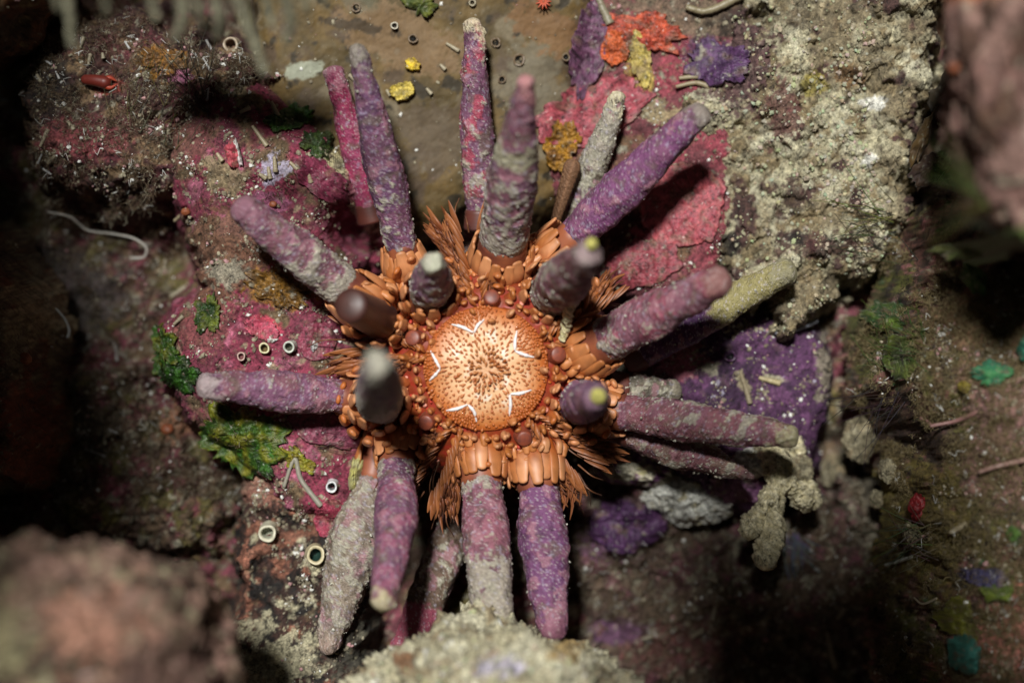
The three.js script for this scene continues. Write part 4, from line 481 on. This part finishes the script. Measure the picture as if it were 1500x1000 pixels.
lumpAt('chalky_lump', 'chalk white patch between the mottled spine and cream branching sponge', 'coral rubble', 1112, 676, 40, 20, 2.5, chalk);
lumpAt('crusted_rubble', 'cream and purple crusted rubble lump beside the urchin tube feet', 'coral rubble', 925, 680, 62, 24, 5.5, knob, { detail: 9, turn: 0.1, sink: 1.6 });
lumpAt('sediment_mound', 'tan sandy mound beneath the tip of mottled spine', 'coral rubble', 1165, 690, 26, 26, 2, sandy, { detail: 7 });
for (const [px, py, r, h] of [[1250, 640, 24, 2], [1220, 690, 18, 2], [1300, 690, 13, 2], [1335, 780, 12, 2], [1280, 730, 10, 2]]) lumpAt('sediment_mound', 'dim tan mound of sediment in the hollow by the overgrown wall', 'coral rubble', px, py, r, r * 1.4, h, sandy, { group: 'sediment mounds in the hollow', detail: 5 });
{ // branching cream sponge
  const y = hit(1130, 740).y + 9, gs = [], P = (l) => l.map(([a, b, dy = 0]) => at(a, b, y + dy));
  const skin = (t, a, p) => { const n = noise(p.x * 1.1, p.y * 1.1, p.z * 1.1), f = noise(p.x * 3, p.y * 3, p.z * 3); return { d: 0.75 * n + 0.4 * f, c: mix3([0.52, 0.46, 0.28], [0.7, 0.64, 0.44], sm(-0.3, 0.4, n + f)).map((v) => v * (1 + 0.3 * f)) }; };
  for (const [l, r] of [[[[1120, 640, -3], [1140, 690], [1135, 730], [1132, 770, 1], [1122, 818, 2]], 1.8], [[[1140, 715], [1115, 745, 1], [1098, 775, 2]], 1.5], [[[1140, 700], [1165, 715], [1180, 735, -2]], 1.5], [[[1160, 640, -5], [1175, 690, -4], [1192, 735, -3]], 1.2]]) gs.push(tube(P(l), (t) => r * (0.95 + 0.25 * Math.sin(t * 9)), { rings: 60, sides: 26, skin }));
  thing('branching_sponge', mergeGeometries(gs), M.rock, 'cream finger sponge with knobbly branches over the dark hollow', 'sponge');
}

// tube worms: hollow rings
function ringTube(px, py, r, h, lean, label, c = [0.6, 0.54, 0.38], inner = [0.12, 0.12, 0.08], group, name = 'tube_worm') {
  const p = hit(px, py), R1 = r, R0 = r * 0.66, prof = [[R1 * 1.15, -1.2], [R1 * 1.03, 0], [R1, h * 0.7], [R1 * 1.06, h * 0.94], [R1 * 0.93, h], [R0 * 1.04, h * 0.94], [R0, h * 0.6], [R0 * 0.9, h * 0.1], [0.001, h * 0.05]], n = 36;
  const ax = V(lean[0], 1, lean[1]).normalize(), [u, v] = frameOf(ax);
  const g = gridGeo(n, prof.length - 1, (i, j) => { const a = (i % n) / n * Math.PI * 2, [rr, hh] = prof[j], k = rr * (1 + 0.2 * noise(Math.cos(a) * 0.8 + px * 0.37, Math.sin(a) * 0.8 + 0.5, hh * 0.5)), q = p.clone().addScaledVector(ax, hh + 0.35 * r * noise(Math.cos(a) * 0.9 + px * 0.41, py * 0.3, Math.sin(a) * 0.9)).addScaledVector(u, Math.cos(a) * k).addScaledVector(v, Math.sin(a) * k), cc = j > 5 ? inner : c, s = 1 + 0.25 * noise(q.x * 4, q.y * 4, q.z * 4); return [q.x, q.y, q.z, cc[0] * s, cc[1] * s, cc[2] * s]; }, true);
  return thing(name, g, M.shell, label, 'tube worm', group);
}
ringTube(393, 777, 1.3, 2.4, [0.05, 0.1], 'cream ringed tube worm with grey mouth on pitted rock', [0.6, 0.57, 0.43], [0.33, 0.34, 0.26]);
ringTube(462, 812, 1.35, 2.4, [0.1, -0.05], 'cream ringed tube worm with dark green mouth beside pale pitted spine', [0.55, 0.48, 0.3], [0.015, 0.04, 0.03]);
ringTube(487, 709, 0.85, 2.2, [0.0, 0.15], 'small white tube worm above the round red crust', [0.72, 0.74, 0.74], [0.16, 0.17, 0.17]);
ringTube(387, 510, 0.85, 1.4, [0.1, 0], 'small yellowish ring tube beside the bright pink crust', [0.62, 0.58, 0.36], [0.14, 0.1, 0.04]);
ringTube(425, 507, 0.85, 1.4, [-0.1, 0.1], 'small pale grey ring tube between two magenta crusts', [0.55, 0.58, 0.5], [0.1, 0.1, 0.07]);
ringTube(354, 522, 0.6, 1, [0, 0], 'tiny pink ring tube above the horizontal mauve spine', [0.5, 0.35, 0.3], [0.2, 0.08, 0.08]);
ringTube(339, 66, 1.1, 2.2, [0.05, 0.1], 'tan ring tube below the pale olive ledge', [0.42, 0.34, 0.25], [0.25, 0.15, 0.11]);
ringTube(577, 38, 0.55, 0.8, [0.2, 0.1], 'tiny white ring tube on brown rock beside a crack', [0.6, 0.56, 0.45], [0.05, 0.04, 0.03]);
ringTube(692, 5, 0.5, 0.8, [0, 0], 'tiny tan ring tube above the red patched spine', [0.45, 0.4, 0.28], [0.1, 0.08, 0.05]);
for (const [px, py, r] of [[726, 63, 0.75], [760, 88, 0.9], [735, 117, 0.6], [522, 12, 0.7], [829, 84, 0.6], [605, 57, 0.7]]) ringTube(px, py, r, 0.45, [0, 0], 'dark little borehole with brown rim in the brown rock', [0.16, 0.11, 0.065], [0.008, 0.007, 0.006], 'boreholes in the brown rock', 'borehole');  // near-black inside colour stands for the shade in each hole
ringTube(1069, 521, 0.9, 0.5, [0, 0], 'dark borehole in the purple coralline rock', [0.09, 0.035, 0.09], [0.01, 0.008, 0.01], null, 'borehole');  // hole shade painted as a near-black inside

// short broken tubes lying about
function rod(pts, r, label, group, c = [0.42, 0.35, 0.2], lift = 0.4, name = 'worm_tube', cat = 'worm tube') {
  const P = pts.map(([a, b]) => { const h = hit(a, b); h.y += lift; return h; }); const y = P.reduce((s, p) => s + p.y, 0) / P.length; for (const p of P) p.y = mix(p.y, y, 0.6);
  return thing(name, tube(P, (t) => r * 0.8 * mix(0.7, 1.1, t) * (1 + 0.15 * noise(t * 7 + r, pts[0][0], 1)), { rings: 6 + 10 * P.length, sides: 10, cap: 0.3, skin: (t, a, p) => { const n = noise(p.x * 3, p.y * 3, p.z * 3); return { d: r * 0.2 * n, c: mix3(c, [0.16, 0.12, 0.08], 0.35 + 0.5 * n).map((v) => v * (1 + 0.3 * n)) }; } }), M.shell, label, cat, group);
}
for (const l of [[[370, 185], [391, 214]], [[398, 150], [408, 172]], [[352, 165], [366, 158]], [[402, 230], [404, 252]], [[425, 238], [436, 248]], [[393, 245], [396, 262]], [[450, 250], [456, 268]], [[262, 325], [276, 300]], [[380, 255], [390, 262]], [[318, 225], [326, 236]]]) rod(l, 0.45, 'short tan worm tube lying on the magenta coralline rock', 'worm tubes on magenta rock', [0.46, 0.39, 0.24]);
for (const l of [[[654, 64], [672, 75]], [[520, 118], [512, 110]], [[645, 95], [652, 102]], [[566, 132], [572, 140]], [[625, 130], [632, 138]]]) rod(l, 0.4, 'short pale worm tube lying on the brown rock', 'worm tubes on brown rock', [0.45, 0.4, 0.27]);
rod([[873, -8], [882, 14], [893, 36]], 0.85, 'thick grey worm tube above the small bright orange sponge', null, [0.27, 0.25, 0.17], 1.2);
rod([[1005, 12], [1030, 18], [1060, 8], [1085, -6]], 0.8, 'curved tan worm tube above the dark violet crust', null, [0.3, 0.26, 0.15], 0.8);
rod([[990, 128], [1020, 122], [1048, 130]], 0.5, 'slim tan worm tube under the dark violet crust', null, [0.34, 0.28, 0.16]);
rod([[995, 115], [1022, 112]], 0.5, 'short tan worm tube crossing the dark violet crust', null, [0.4, 0.34, 0.2]);
rod([[1104, 478], [1125, 486], [1150, 488], [1172, 480], [1192, 470]], 0.4, 'pale blue curved worm tube on the purple coralline rock', null, [0.36, 0.4, 0.5], 0.3);
rod([[1112, 553], [1142, 561]], 0.55, 'straight tan worm tube on the purple coralline rock', null, [0.5, 0.42, 0.22], 0.3);
rod([[1085, 545], [1092, 568], [1098, 590]], 0.5, 'bent tan worm tube on the purple coralline rock', null, [0.32, 0.27, 0.17], 0.3);
for (const l of [[[250, 435], [272, 420]], [[255, 475], [268, 463]], [[243, 380], [240, 400]], [[118, 70], [123, 55]], [[130, 95], [133, 80]], [[150, 78], [152, 86]], [[60, 215], [70, 190]], [[72, 240], [80, 228]], [[55, 110], [60, 120]], [[100, 178], [108, 190]]]) rod(l, 0.4, 'stubby tan worm tube among the dark turf', 'worm tubes in the dark turf', [0.36, 0.32, 0.22]);
for (const l of [[[68, 90], [76, 95]], [[82, 105], [88, 116]], [[2, 146], [12, 148]], [[184, 62], [190, 72]], [[307, 64], [311, 78]], [[300, 88], [308, 104]], [[306, 130], [304, 148]], [[62, 222], [58, 240]], [[60, 245], [76, 256]], [[170, 505], [172, 528]], [[125, 657], [155, 668]], [[160, 628], [172, 634]], [[118, 990], [140, 985]]]) rod(l, 0.22, 'thin white calcareous thread tube in the dark left hollow', 'white thread tubes', [0.6, 0.62, 0.62], 0.6, 'thread_tube');
rod([[75, 312], [110, 320], [140, 340], [175, 345], [205, 352], [222, 365], [220, 378], [200, 380]], 0.25, 'long white looping thread across the dark left hollow', null, [0.58, 0.57, 0.52], 5, 'thread', 'thread');
rod([[88, 452], [103, 468], [110, 485], [118, 494]], 0.28, 'pale curved thread in the grey dark hollow', null, [0.45, 0.5, 0.5], 4, 'thread', 'thread');
rod([[1288, 822], [1310, 818], [1336, 815]], 0.35, 'pale straight thread reaching from the wall into the hollow', null, [0.5, 0.55, 0.52], 3, 'thread', 'thread');
rod([[1328, 868], [1345, 880], [1372, 876]], 0.25, 'tan bent thread at the foot of the overgrown wall', null, [0.38, 0.34, 0.24], 3, 'thread', 'thread');
rod([[1355, 622], [1395, 615], [1432, 604], [1455, 592]], 0.45, 'dusky pink twig on the overgrown wall', null, [0.33, 0.15, 0.15], 1.2, 'twig', 'twig');
rod([[1348, 612], [1365, 622]], 0.4, 'short side shoot of the dusky pink twig', null, [0.33, 0.15, 0.15], 1.2, 'twig', 'twig');
rod([[1388, 778], [1416, 768]], 0.55, 'short cream tube on the overgrown wall', null, [0.5, 0.43, 0.28], 0.8);
rod([[1430, 690], [1460, 682], [1500, 672]], 0.5, 'brownish pink branch above the cream tube on overgrown wall', null, [0.28, 0.15, 0.13], 1.4, 'twig', 'twig');
rod([[416, 712], [432, 672], [440, 700], [470, 740]], 0.5, 'grey worm tube winding down beside the green and yellow alga', null, [0.34, 0.33, 0.27], 0.4);
for (const l of [[[1012, 930], [1030, 922]], [[1052, 875], [1046, 892], [1043, 905]], [[1212, 925], [1216, 950], [1222, 975]], [[1225, 905], [1236, 890]], [[940, 935], [955, 930]], [[1035, 845], [1050, 850]]]) rod(l, 0.5, 'dim pale fleck of tube in the dark lower hollow', 'tube flecks in the lower hollow', [0.26, 0.23, 0.16], 1);
// pale fronds hanging from the ledge
for (const [l, r] of [[[[95, -30], [102, 20], [105, 66]], 1.1], [[[78, -30], [84, 14]], 0.9], [[[345, -10], [368, 50], [388, 105]], 1.2], [[[262, -20], [268, 30], [255, 56]], 1.3], [[[312, -20], [322, 30], [318, 52]], 1.2], [[[410, -20], [425, 25], [420, 60]], 1.2], [[[500, -30], [545, 8]], 1.2], [[[215, -20], [228, 24]], 0.9], [[[285, -20], [292, 20], [300, 44]], 1], [[[385, -20], [398, 34]], 1], [[[440, -20], [452, 22]], 0.9], [[[150, -20], [158, 18]], 0.9], [[[468, -25], [480, 12]], 0.8]]) {
  thing('frond', tube(l.map(([a, b], i) => at(a, b, 46 - i * 3)), (t) => 0.75 * r * mix(1, 0.6, t), { rings: 24, sides: 12, skin: (t, a, p) => { const n = noise(p.x, p.y, p.z); return { d: 0.3 * n, c: [0.26, 0.25, 0.17].map((v) => v * (1 + 0.5 * n)) }; } }), M.rock, 'pale blurred frond hanging from the olive ledge', 'alga', 'fronds on the ledge');
}
// green algae: small lumpy blades with thickness
function blade(label, px, py, rx, ry, deg, c0, c1, { h = 0.8, tilt = 0, group, name = 'green_alga', seed = 0, cup = 0.6, abs } = {}) {
  const rag = name === 'green_alga' && rx > 22 ? 1.1 : 0.6, p = abs !== undefined ? at(px, py, abs) : hit(px, py), s = 0.1 * (D - p.y) / D, cs = Math.cos(deg * Math.PI / 180), sn = Math.sin(deg * Math.PI / 180), n = 64, m = 30;
  const g = gridGeo(n, m, (i, j) => {
    const a = (i % n) / n * Math.PI * 2, q = j <= m / 2 ? j / (m / 2) : (m - j) / (m / 2), top = j <= m / 2, k = 1 + rag * (fbm(Math.cos(a) * 1.1 + px * 0.1, seed, Math.sin(a) * 1.1 + py * 0.1, 3) + 0.5 * fbm(Math.cos(a) * 5 + px, seed, Math.sin(a) * 5, 3)), lx = Math.cos(a) * rx * s * k * q, lz = Math.sin(a) * ry * s * k * q, x = p.x + lx * cs - lz * sn, z = p.z + lx * sn + lz * cs;
    const w = fbm(x * 0.5, seed, z * 0.5, 4), f = noise(x * 2.4, 1, z * 2.4), y = p.y + h * (1 - cup * q * q) + 1.8 * w + tilt * lx + 0.15 * f + (abs === undefined ? (demAt(x, z) - p.y) * 0.6 : 0) - (top ? 0 : 0.35 * (1 - q ** 6));
    let c = mix3(c0, c1, sm(-0.12, 0.2, w + 0.3 * noise(x * 0.35 + seed, 5, z * 0.35))); c = mix3(c, [0.14, 0.09, 0.05], sm(0.1, 0.3, fbm(x * 0.8 + seed, 8, z * 0.8, 4)) * 0.7); c = mix3(c, [0.3, 0.29, 0.2], sm(0.36, 0.5, noise(x * 2.1 + 9, 4, z * 2.1)) * 0.7); const v = 1 + 0.25 * f; return [x, y, z, c[0] * v, c[1] * v, c[2] * v];
  }, true);
  return thing(name, g, M.algae, label, 'alga', group);
}
crust('green_alga', 'large green and yellow alga below the horizontal mauve spine', 'alga', 350, 642, 60, 52, 15, 1.12, [0.03, 0.08, 0.006], [0.16, 0.16, 0.01], { rough: 0.45, rim: [0.25, 0.28, 0.02], bumpy: 0.35, dust: 0.4, film: 0.3 });
crust('green_alga', 'dark green alga lobe joined to the large green alga', 'alga', 372, 668, 38, 30, 40, 0.84, g3, g1, { rough: 0.45, rim: [0.25, 0.28, 0.02], bumpy: 0.35, dust: 0.4, film: 0.3 });
crust('green_alga', 'green and yellow alga between magenta crust and urchin fringe', 'alga', 436, 672, 28, 15, 35, 0.70, [0.2, 0.16, 0.015], g4, { rough: 0.45, rim: [0.25, 0.28, 0.02], bumpy: 0.35, dust: 0.4, film: 0.3 });
crust('green_alga', 'green alga with yellow edge beside the tip of horizontal mauve spine', 'alga', 238, 510, 30, 36, 0, 1.12, [0.025, 0.075, 0.006], [0.13, 0.14, 0.01], { rough: 0.45, rim: [0.25, 0.28, 0.02], bumpy: 0.35, dust: 0.4, film: 0.3 });
crust('green_alga', 'dark green alga behind the tip of horizontal mauve spine', 'alga', 262, 548, 38, 26, 10, 0.70, g3, g1, { rough: 0.45, rim: [0.25, 0.28, 0.02], bumpy: 0.35, dust: 0.4, film: 0.3 });
crust('green_alga', 'small green alga above the bright pink crust', 'alga', 305, 460, 20, 30, 0, 0.70, g3, [0.12, 0.15, 0.012], { rough: 0.45, rim: [0.25, 0.28, 0.02], bumpy: 0.35, dust: 0.4, film: 0.3 });
crust('green_alga', 'dark green alga on magenta rock beneath the brown rock edge', 'alga', 424, 172, 36, 18, -20, 0.84, [0.02, 0.06, 0.01], [0.04, 0.11, 0.01], { rough: 0.45, rim: [0.25, 0.28, 0.02], bumpy: 0.35, dust: 0.4, film: 0.3 });
crust('green_alga', 'dusty dark green alga next to the cream crust patches', 'alga', 465, 212, 24, 22, 20, 0.70, [0.02, 0.04, 0.01], [0.05, 0.09, 0.015], { rough: 0.45, rim: [0.25, 0.28, 0.02], bumpy: 0.35, dust: 0.4, film: 0.3 });
blade('olive green alga at the top of the brown rock', 618, 8, 24, 18, 0, [0.06, 0.09, 0.012], [0.16, 0.18, 0.02], { h: 1.4, seed: 17 });
blade('yellow cream plate beside the curved purple spine foot', 522, 692, 9, 28, 12, [0.5, 0.48, 0.24], [0.58, 0.54, 0.16], { h: 2.5, seed: 18, name: 'yellow_plate' });
blade('olive alga blade spreading on the overgrown wall', 1392, 372, 42, 17, -5, [0.09, 0.1, 0.02], [0.12, 0.19, 0.03], { h: 2.2, seed: 19 });
blade('green alga blade below the spreading olive blade', 1428, 408, 14, 28, -25, [0.06, 0.14, 0.02], [0.09, 0.2, 0.025], { h: 2.2, seed: 21 });
blade('torn emerald green alga on the overgrown wall', 1452, 548, 27, 17, 0, [0.02, 0.16, 0.08], [0.05, 0.25, 0.08], { h: 2, seed: 23 });
blade('emerald alga scrap above the torn emerald one', 1500, 510, 12, 18, 0, [0.02, 0.16, 0.1], [0.03, 0.2, 0.12], { h: 2, seed: 25 });
blade('olive yellow alga clump above the turquoise alga', 1412, 908, 34, 30, 20, [0.13, 0.13, 0.01], [0.2, 0.2, 0.012], { h: 1.6, seed: 27 });
blade('turquoise pointed alga blade below olive clump', 1413, 955, 20, 30, 0, [0.03, 0.16, 0.12], [0.06, 0.28, 0.23], { h: 2.6, seed: 29 });
blade('bright yellow alga scrap below the torn emerald alga', 1412, 567, 9, 9, 0, [0.3, 0.24, 0.02], [0.24, 0.18, 0.02], { h: 1.2, seed: 31 });
blade('small green bead alga near the indigo sponge', 1484, 782, 9, 13, 0, [0.06, 0.14, 0.02], [0.1, 0.2, 0.03], { h: 1.6, seed: 33 });
blade('yellow green bead alga under the indigo sponge', 1462, 866, 24, 12, -15, [0.09, 0.13, 0.015], [0.18, 0.24, 0.02], { h: 1.6, seed: 35 });
blade('frayed moss green alga at the mouth of dark hollow', 1300, 465, 26, 22, 0, [0.02, 0.06, 0.008], [0.1, 0.16, 0.012], { h: 2, seed: 37 });
blade('moss green alga hanging below the frayed one', 1320, 525, 20, 36, 5, [0.05, 0.08, 0.008], [0.1, 0.13, 0.012], { h: 1.6, seed: 39 });
blade('brown strap shaped alga against the edge of sandy rock', 1352, 200, 10, 46, 25, [0.09, 0.05, 0.015], [0.14, 0.08, 0.02], { h: 2, seed: 41, name: 'brown_alga', abs: -9 });
blade('dark brown ragged alga blade below the strap shaped one', 1362, 245, 34, 20, -35, [0.05, 0.025, 0.02], [0.09, 0.05, 0.03], { h: 2, seed: 43, name: 'brown_alga', abs: -9 });
blade('translucent grey brown alga fan beside the pink boulder', 1395, 150, 32, 44, 0, [0.09, 0.07, 0.045], [0.13, 0.1, 0.06], { h: 1.5, seed: 45, name: 'brown_alga', abs: -9 });
// small animals and shells
blade('rose pink shell fragment with white lip on magenta rock', 341, 226, 11, 20, -15, [0.6, 0.1, 0.13], [0.5, 0.07, 0.1], { h: 1.6, seed: 47, name: 'shell_fragment' });
blade('white lip of the broken rose pink shell', 349, 224, 4, 20, -15, C.white, [0.8, 0.7, 0.7], { h: 1.4, seed: 49, name: 'shell_fragment' });
blade('white shell scrap between two small ring tubes', 398, 494, 9, 8, 0, C.white, [0.6, 0.6, 0.6], { h: 0.9, seed: 51, name: 'shell_fragment' });
blade('white shell scrap on the round crimson crust disc', 461, 506, 5, 10, 15, C.white, [0.6, 0.6, 0.6], { h: 1.1, seed: 53, name: 'shell_fragment' });
{ // red crab claw poking out of the turf
  const p = hit(128, 118), a = V(p.x, p.y + 1, p.z), gs = [tube([a, a.clone().add(V(1.6, 0.6, 0.2)), a.clone().add(V(3, 0.8, 0.5))], (t) => mix(0.8, 1.0, t), { rings: 14, sides: 14, color: [0.16, 0.02, 0.012] })];
  for (const s of [-1, 1]) gs.push(tube([a.clone().add(V(2.9, 0.8, 0.5 + 0.4 * s)), a.clone().add(V(3.8, 0.9, 0.6 + 0.75 * s)), a.clone().add(V(4.7, 0.8, 0.6 + 0.3 * s))], (t) => mix(0.55, 0.12, t), { rings: 12, sides: 10, color: [0.4, 0.05, 0.02] }));
  thing('crab_claw', mergeGeometries(gs), M.flesh, 'small orange red claw in the dark turf', 'claw');
}
{ const p = hit(796, 4), gs = []; for (let k = 0; k < 11; k++) { const a = k / 11 * Math.PI * 2; gs.push(tube([p.clone().add(V(0, 0.9, 0)), p.clone().add(V(Math.cos(a) * 0.7, 1.3, Math.sin(a) * 0.7)), p.clone().add(V(Math.cos(a) * 1.2, 1.2, Math.sin(a) * 1.2))], (t) => mix(0.22, 0.08, t), { rings: 6, sides: 6, color: [0.6, 0.12, 0.06] })); }
  gs.push(tube([p.clone().add(V(0, -0.8, 0)), p.clone().add(V(0, 1, 0))], () => 0.35, { rings: 4, sides: 8, color: [0.4, 0.1, 0.05] })); thing('fan_worm', mergeGeometries(gs), M.flesh, 'tiny red star shaped worm crown at the top of brown rock', 'worm'); }
for (const [px, py, r] of [[272, 310, 0.55], [400, 299, 0.45], [1398, 100, 0.5], [556, 167, 0.4], [38, 525, 0.8], [245, 628, 0.8]]) { const p = hit(px, py); p.y += r * 0.4; thing('orange_polyp', lump(p, r * 1.3, r, r * 1.1, { detail: 2, amp: 0.15, color: [0.34, 0.1, 0.04] }), M.flesh, 'small round orange polyp on the rock', 'polyp', 'orange polyps'); }
// crumbs hanging from the maroon spine
{ const skin = (t, a, p) => { const n = noise(p.x * 1.6, p.y * 1.6, p.z * 1.6), f = noise(p.x * 4, p.y * 4, p.z * 4); return { d: 0.4 * n + 0.2 * f, c: mix3([0.45, 0.4, 0.2], [0.66, 0.6, 0.38], sm(-0.3, 0.4, n + f)) }; };
  thing('sediment_clump', tube([at(836, 440, 4), at(832, 462, 1), at(829, 478, -1), at(824, 496, -2)], (t) => mix(0.85, 0.55, t), { rings: 30, sides: 16, skin }), M.rock, 'pale crumbly clump dangling from the maroon outward pointing spine', 'sediment'); }
console.log('growth done');

// ---------------------------------------------------------------- tufts of fine hair, turf and loose grains
function tuft(label, px, py, n, spread, len, dir, c, { r = 0.07, seed = 1, group } = {}) {
  const rr = rng(seed), gs = []; for (let k = 0; k < n; k++) { const p = hit(px + (rr() - 0.5) * spread, py + (rr() - 0.5) * spread), l = len * (0.4 + 0.8 * rr()), a = dir + (rr() - 0.5) * 1.5, d = V(Math.cos(a), 0.25 + 0.5 * rr(), -Math.sin(a)), e = V((rr() - 0.5), rr() * 0.4, (rr() - 0.5)).multiplyScalar(l * 0.5); gs.push(tube([p.clone().addScaledVector(d, -0.4), p.clone().addScaledVector(d, l * 0.5).addScaledVector(e, 0.4), p.clone().addScaledVector(d, l).add(e)], (t) => r * mix(1, 0.5, t), { rings: 7, sides: 4, color: c.map((v) => v * (0.6 + 0.8 * rr())) })); }
  return thing('algae_tuft', mergeGeometries(gs), M.thread, label, 'alga', group);
}
tuft('olive wisps growing from the lower edge of sandy rock', 1320, 320, 40, 60, 8, 2.9, [0.13, 0.13, 0.04], { seed: 3 });
tuft('dark hairs at the corner of sandy rock above the hollow', 1310, 350, 50, 80, 7, 3.0, [0.05, 0.045, 0.03], { seed: 5 });
tuft('black arching hairs reaching into the hollow from overgrown wall', 1300, 585, 26, 50, 9, 3.6, [0.03, 0.022, 0.02], { seed: 7 });
tuft('fine pale hairs on the overgrown wall above the red bead', 1340, 790, 40, 60, 7, 3.1, [0.15, 0.15, 0.09], { seed: 9 });
tuft('moss green hairs beside the frayed moss alga', 1320, 500, 60, 90, 4, 2.6, [0.07, 0.09, 0.02], { seed: 11 });
tuft('dark hairs rising from magenta rock near shell fragment', 285, 150, 26, 50, 8, 1.8, [0.04, 0.025, 0.02], { seed: 13 });
tuft('brown hairs on the dark turf rock', 220, 160, 60, 120, 4, 1.2, [0.12, 0.085, 0.05], { seed: 15 });
tuft('blue grey feathery tuft under the cream finger sponge', 1160, 795, 60, 30, 4, -1.2, [0.16, 0.18, 0.22], { seed: 17 });
tuft('fine dark hairs on crust below horizontal mauve spine', 480, 645, 14, 30, 4, 0.6, [0.06, 0.02, 0.03], { seed: 19, r: 0.05 });

function scatter(name, label, category, count, geo, where, size, colour, { sink = 0.2, seed = 1, along = 0.5, mat } = {}) {
  const r = rng(seed), list = [], cols = [], o = new THREE.Object3D(), upv = V(0, 1, 0); let tries = 0;
  while (list.length < count && tries++ < count * 12) {
    const px = -40 + r() * 1580, py = -40 + r() * 1080, guess = at(px, py, -12), y = demAt(guess.x, guess.z), p = at(px, py, clamp(y, -50, 40)), id = demId(p.x, p.z), k = where(id, p.x, p.z, r); if (k <= r()) continue;
    const yy = demAt(p.x, p.z), n = demNormal(p.x, p.z); if (n.y < 0.3) continue; const s = size(r, id);
    o.position.set(p.x, yy - sink * s[1] * 0.5, p.z).multiplyScalar(MM); n.lerp(V(r() - 0.5, r(), r() - 0.5), along).normalize(); o.quaternion.setFromUnitVectors(upv, n); o.rotateY(r() * 6.28); o.scale.set(s[0], s[1], s[2]); o.updateMatrix(); list.push(o.matrix.clone()); cols.push(colour(r, id, p.x, p.z));
  }
  const im = new THREE.InstancedMesh(geo, mat ?? M.grain, list.length); im.name = numbered(name); list.forEach((m, i) => { im.setMatrixAt(i, m); im.setColorAt(i, new THREE.Color(...cols[i])); }); im.castShadow = im.receiveShadow = true; tag(im, label, category, null, 'stuff'); scene.add(im);
}
const chip = (seed) => { const g = new THREE.IcosahedronGeometry(1, 1), p = g.attributes.position; for (let i = 0; i < p.count; i++) { const x = p.getX(i), y = p.getY(i), z = p.getZ(i), k = 1 + 0.6 * noise(x * 1.3 + seed, y * 1.3, z * 1.3); p.setXYZ(i, x * k, y * k, z * k); } g.computeVertexNormals(); g.scale(MM, MM, MM); return g; };
const strand = (() => { const g = tube([V(0, -0.1, 0), V(0.22, 0.4, 0.1), V(0.1, 0.75, -0.2), V(0.5, 1, 0.1)], (t) => mix(0.035, 0.015, t), { rings: 6, sides: 4, cap: 0.1, color: [1, 1, 1] }); g.deleteAttribute('color'); g.scale(MM, MM, MM); return g; })();
const isIn = (...ids) => (id) => (ids.includes(id) ? 1 : 0);
const clumpy = (x, z, wl, th) => sm(th, th + 0.15, fbm(x / wl + 70, 4, z / wl, 3));
scatter('sand_grains', 'coarse pale sand grains on the sandy rock and boulder', 'sand', 2500, chip(1), (id, x, z) => (id === R.sandy || id === R.foreSand ? 0.15 + 0.85 * clumpy(x, z, 3, -0.15) : 0), (r) => { const s = 0.07 + 0.3 * r() ** 3; return [s * (0.7 + 0.7 * r()), s, s * (0.7 + 0.7 * r())]; }, (r) => mix3(C.sand, C.paleSand, r() * r()).map((v) => v * (0.8 + 0.3 * r())), { seed: 101 });
scatter('sediment_crumbs', 'loose tan and white crumbs lying over the darker rocks', 'sediment', 20000, chip(4), (id, x, z) => (id === R.sandy || id === R.foreSand ? 0 : id === 0 || id === R.lowRight || id === R.leftMid ? 0.05 + 0.8 * clumpy(x, z, 3, 0.08) : id === R.brown ? 0.02 : id === R.topRight || id === R.lowLeftFore || id === R.topLeft ? 0 : 0.06 + 0.9 * clumpy(x, z, 3.4, 0.06)), (r) => { const s = 0.05 + 0.24 * r() ** 4; return [s * (0.7 + 0.8 * r()), s, s * (0.7 + 0.8 * r())]; }, (r) => { const q = r(); return q < 0.12 ? C.white : q < 0.2 ? [0.45, 0.25, 0.25] : mix3([0.15, 0.12, 0.08], [0.4, 0.36, 0.25], r() ** 1.5); }, { seed: 103 });
const turfy = (id, x, z) => (id === R.turfLeft ? 0.8 * clumpy(x, z, 5, -0.1) : id === R.right ? 0.35 + 0.65 * clumpy(x, z, 6, -0.12) : id === R.leftMid || id === R.leftShelf ? 0.5 : id === R.magenta ? 0.5 * clumpy(x, z, 4, 0.16) : id === R.lowRight || id === 0 ? 0.35 : id === R.lowLeftFore ? 0.2 : 0);
scatter('algal_turf', 'short brown and green filament turf on the dark rocks', 'algal turf', 70000, strand, turfy, (r) => { const l = 0.4 + 1.5 * r() ** 2, w = 0.6 + 0.7 * r(); return [l * (0.4 + 0.8 * r()), l, w]; }, (r, id) => { const q = r(); return id === R.right ? mix3([0.12, 0.085, 0.03], [0.3, 0.24, 0.12], r()) : q < 0.15 ? [0.34, 0.31, 0.22] : mix3([0.07, 0.04, 0.025], [0.2, 0.14, 0.08], r()); }, { seed: 105, along: 0.8 });
scatter('white_threads', 'sparse white filaments caught in the turf', 'filament', 500, strand, (id) => (id === R.turfLeft || id === R.leftMid || id === 0 || id === R.right || id === R.lowRight ? 1 : 0), (r) => { const l = 0.8 + 1.6 * r(); return [l, l, 2 + 1.5 * r()]; }, (r) => mix3([0.35, 0.35, 0.32], C.white, r()), { seed: 107, along: 0.9 });
console.log('scatter done');

let tris = 0; scene.traverse((o) => { if (o.isMesh && !o.isInstancedMesh) tris += (o.geometry.index?.count ?? o.geometry.attributes.position.count) / 3; }); console.log('triangles', Math.round(tris));
renderer.render(scene, camera);
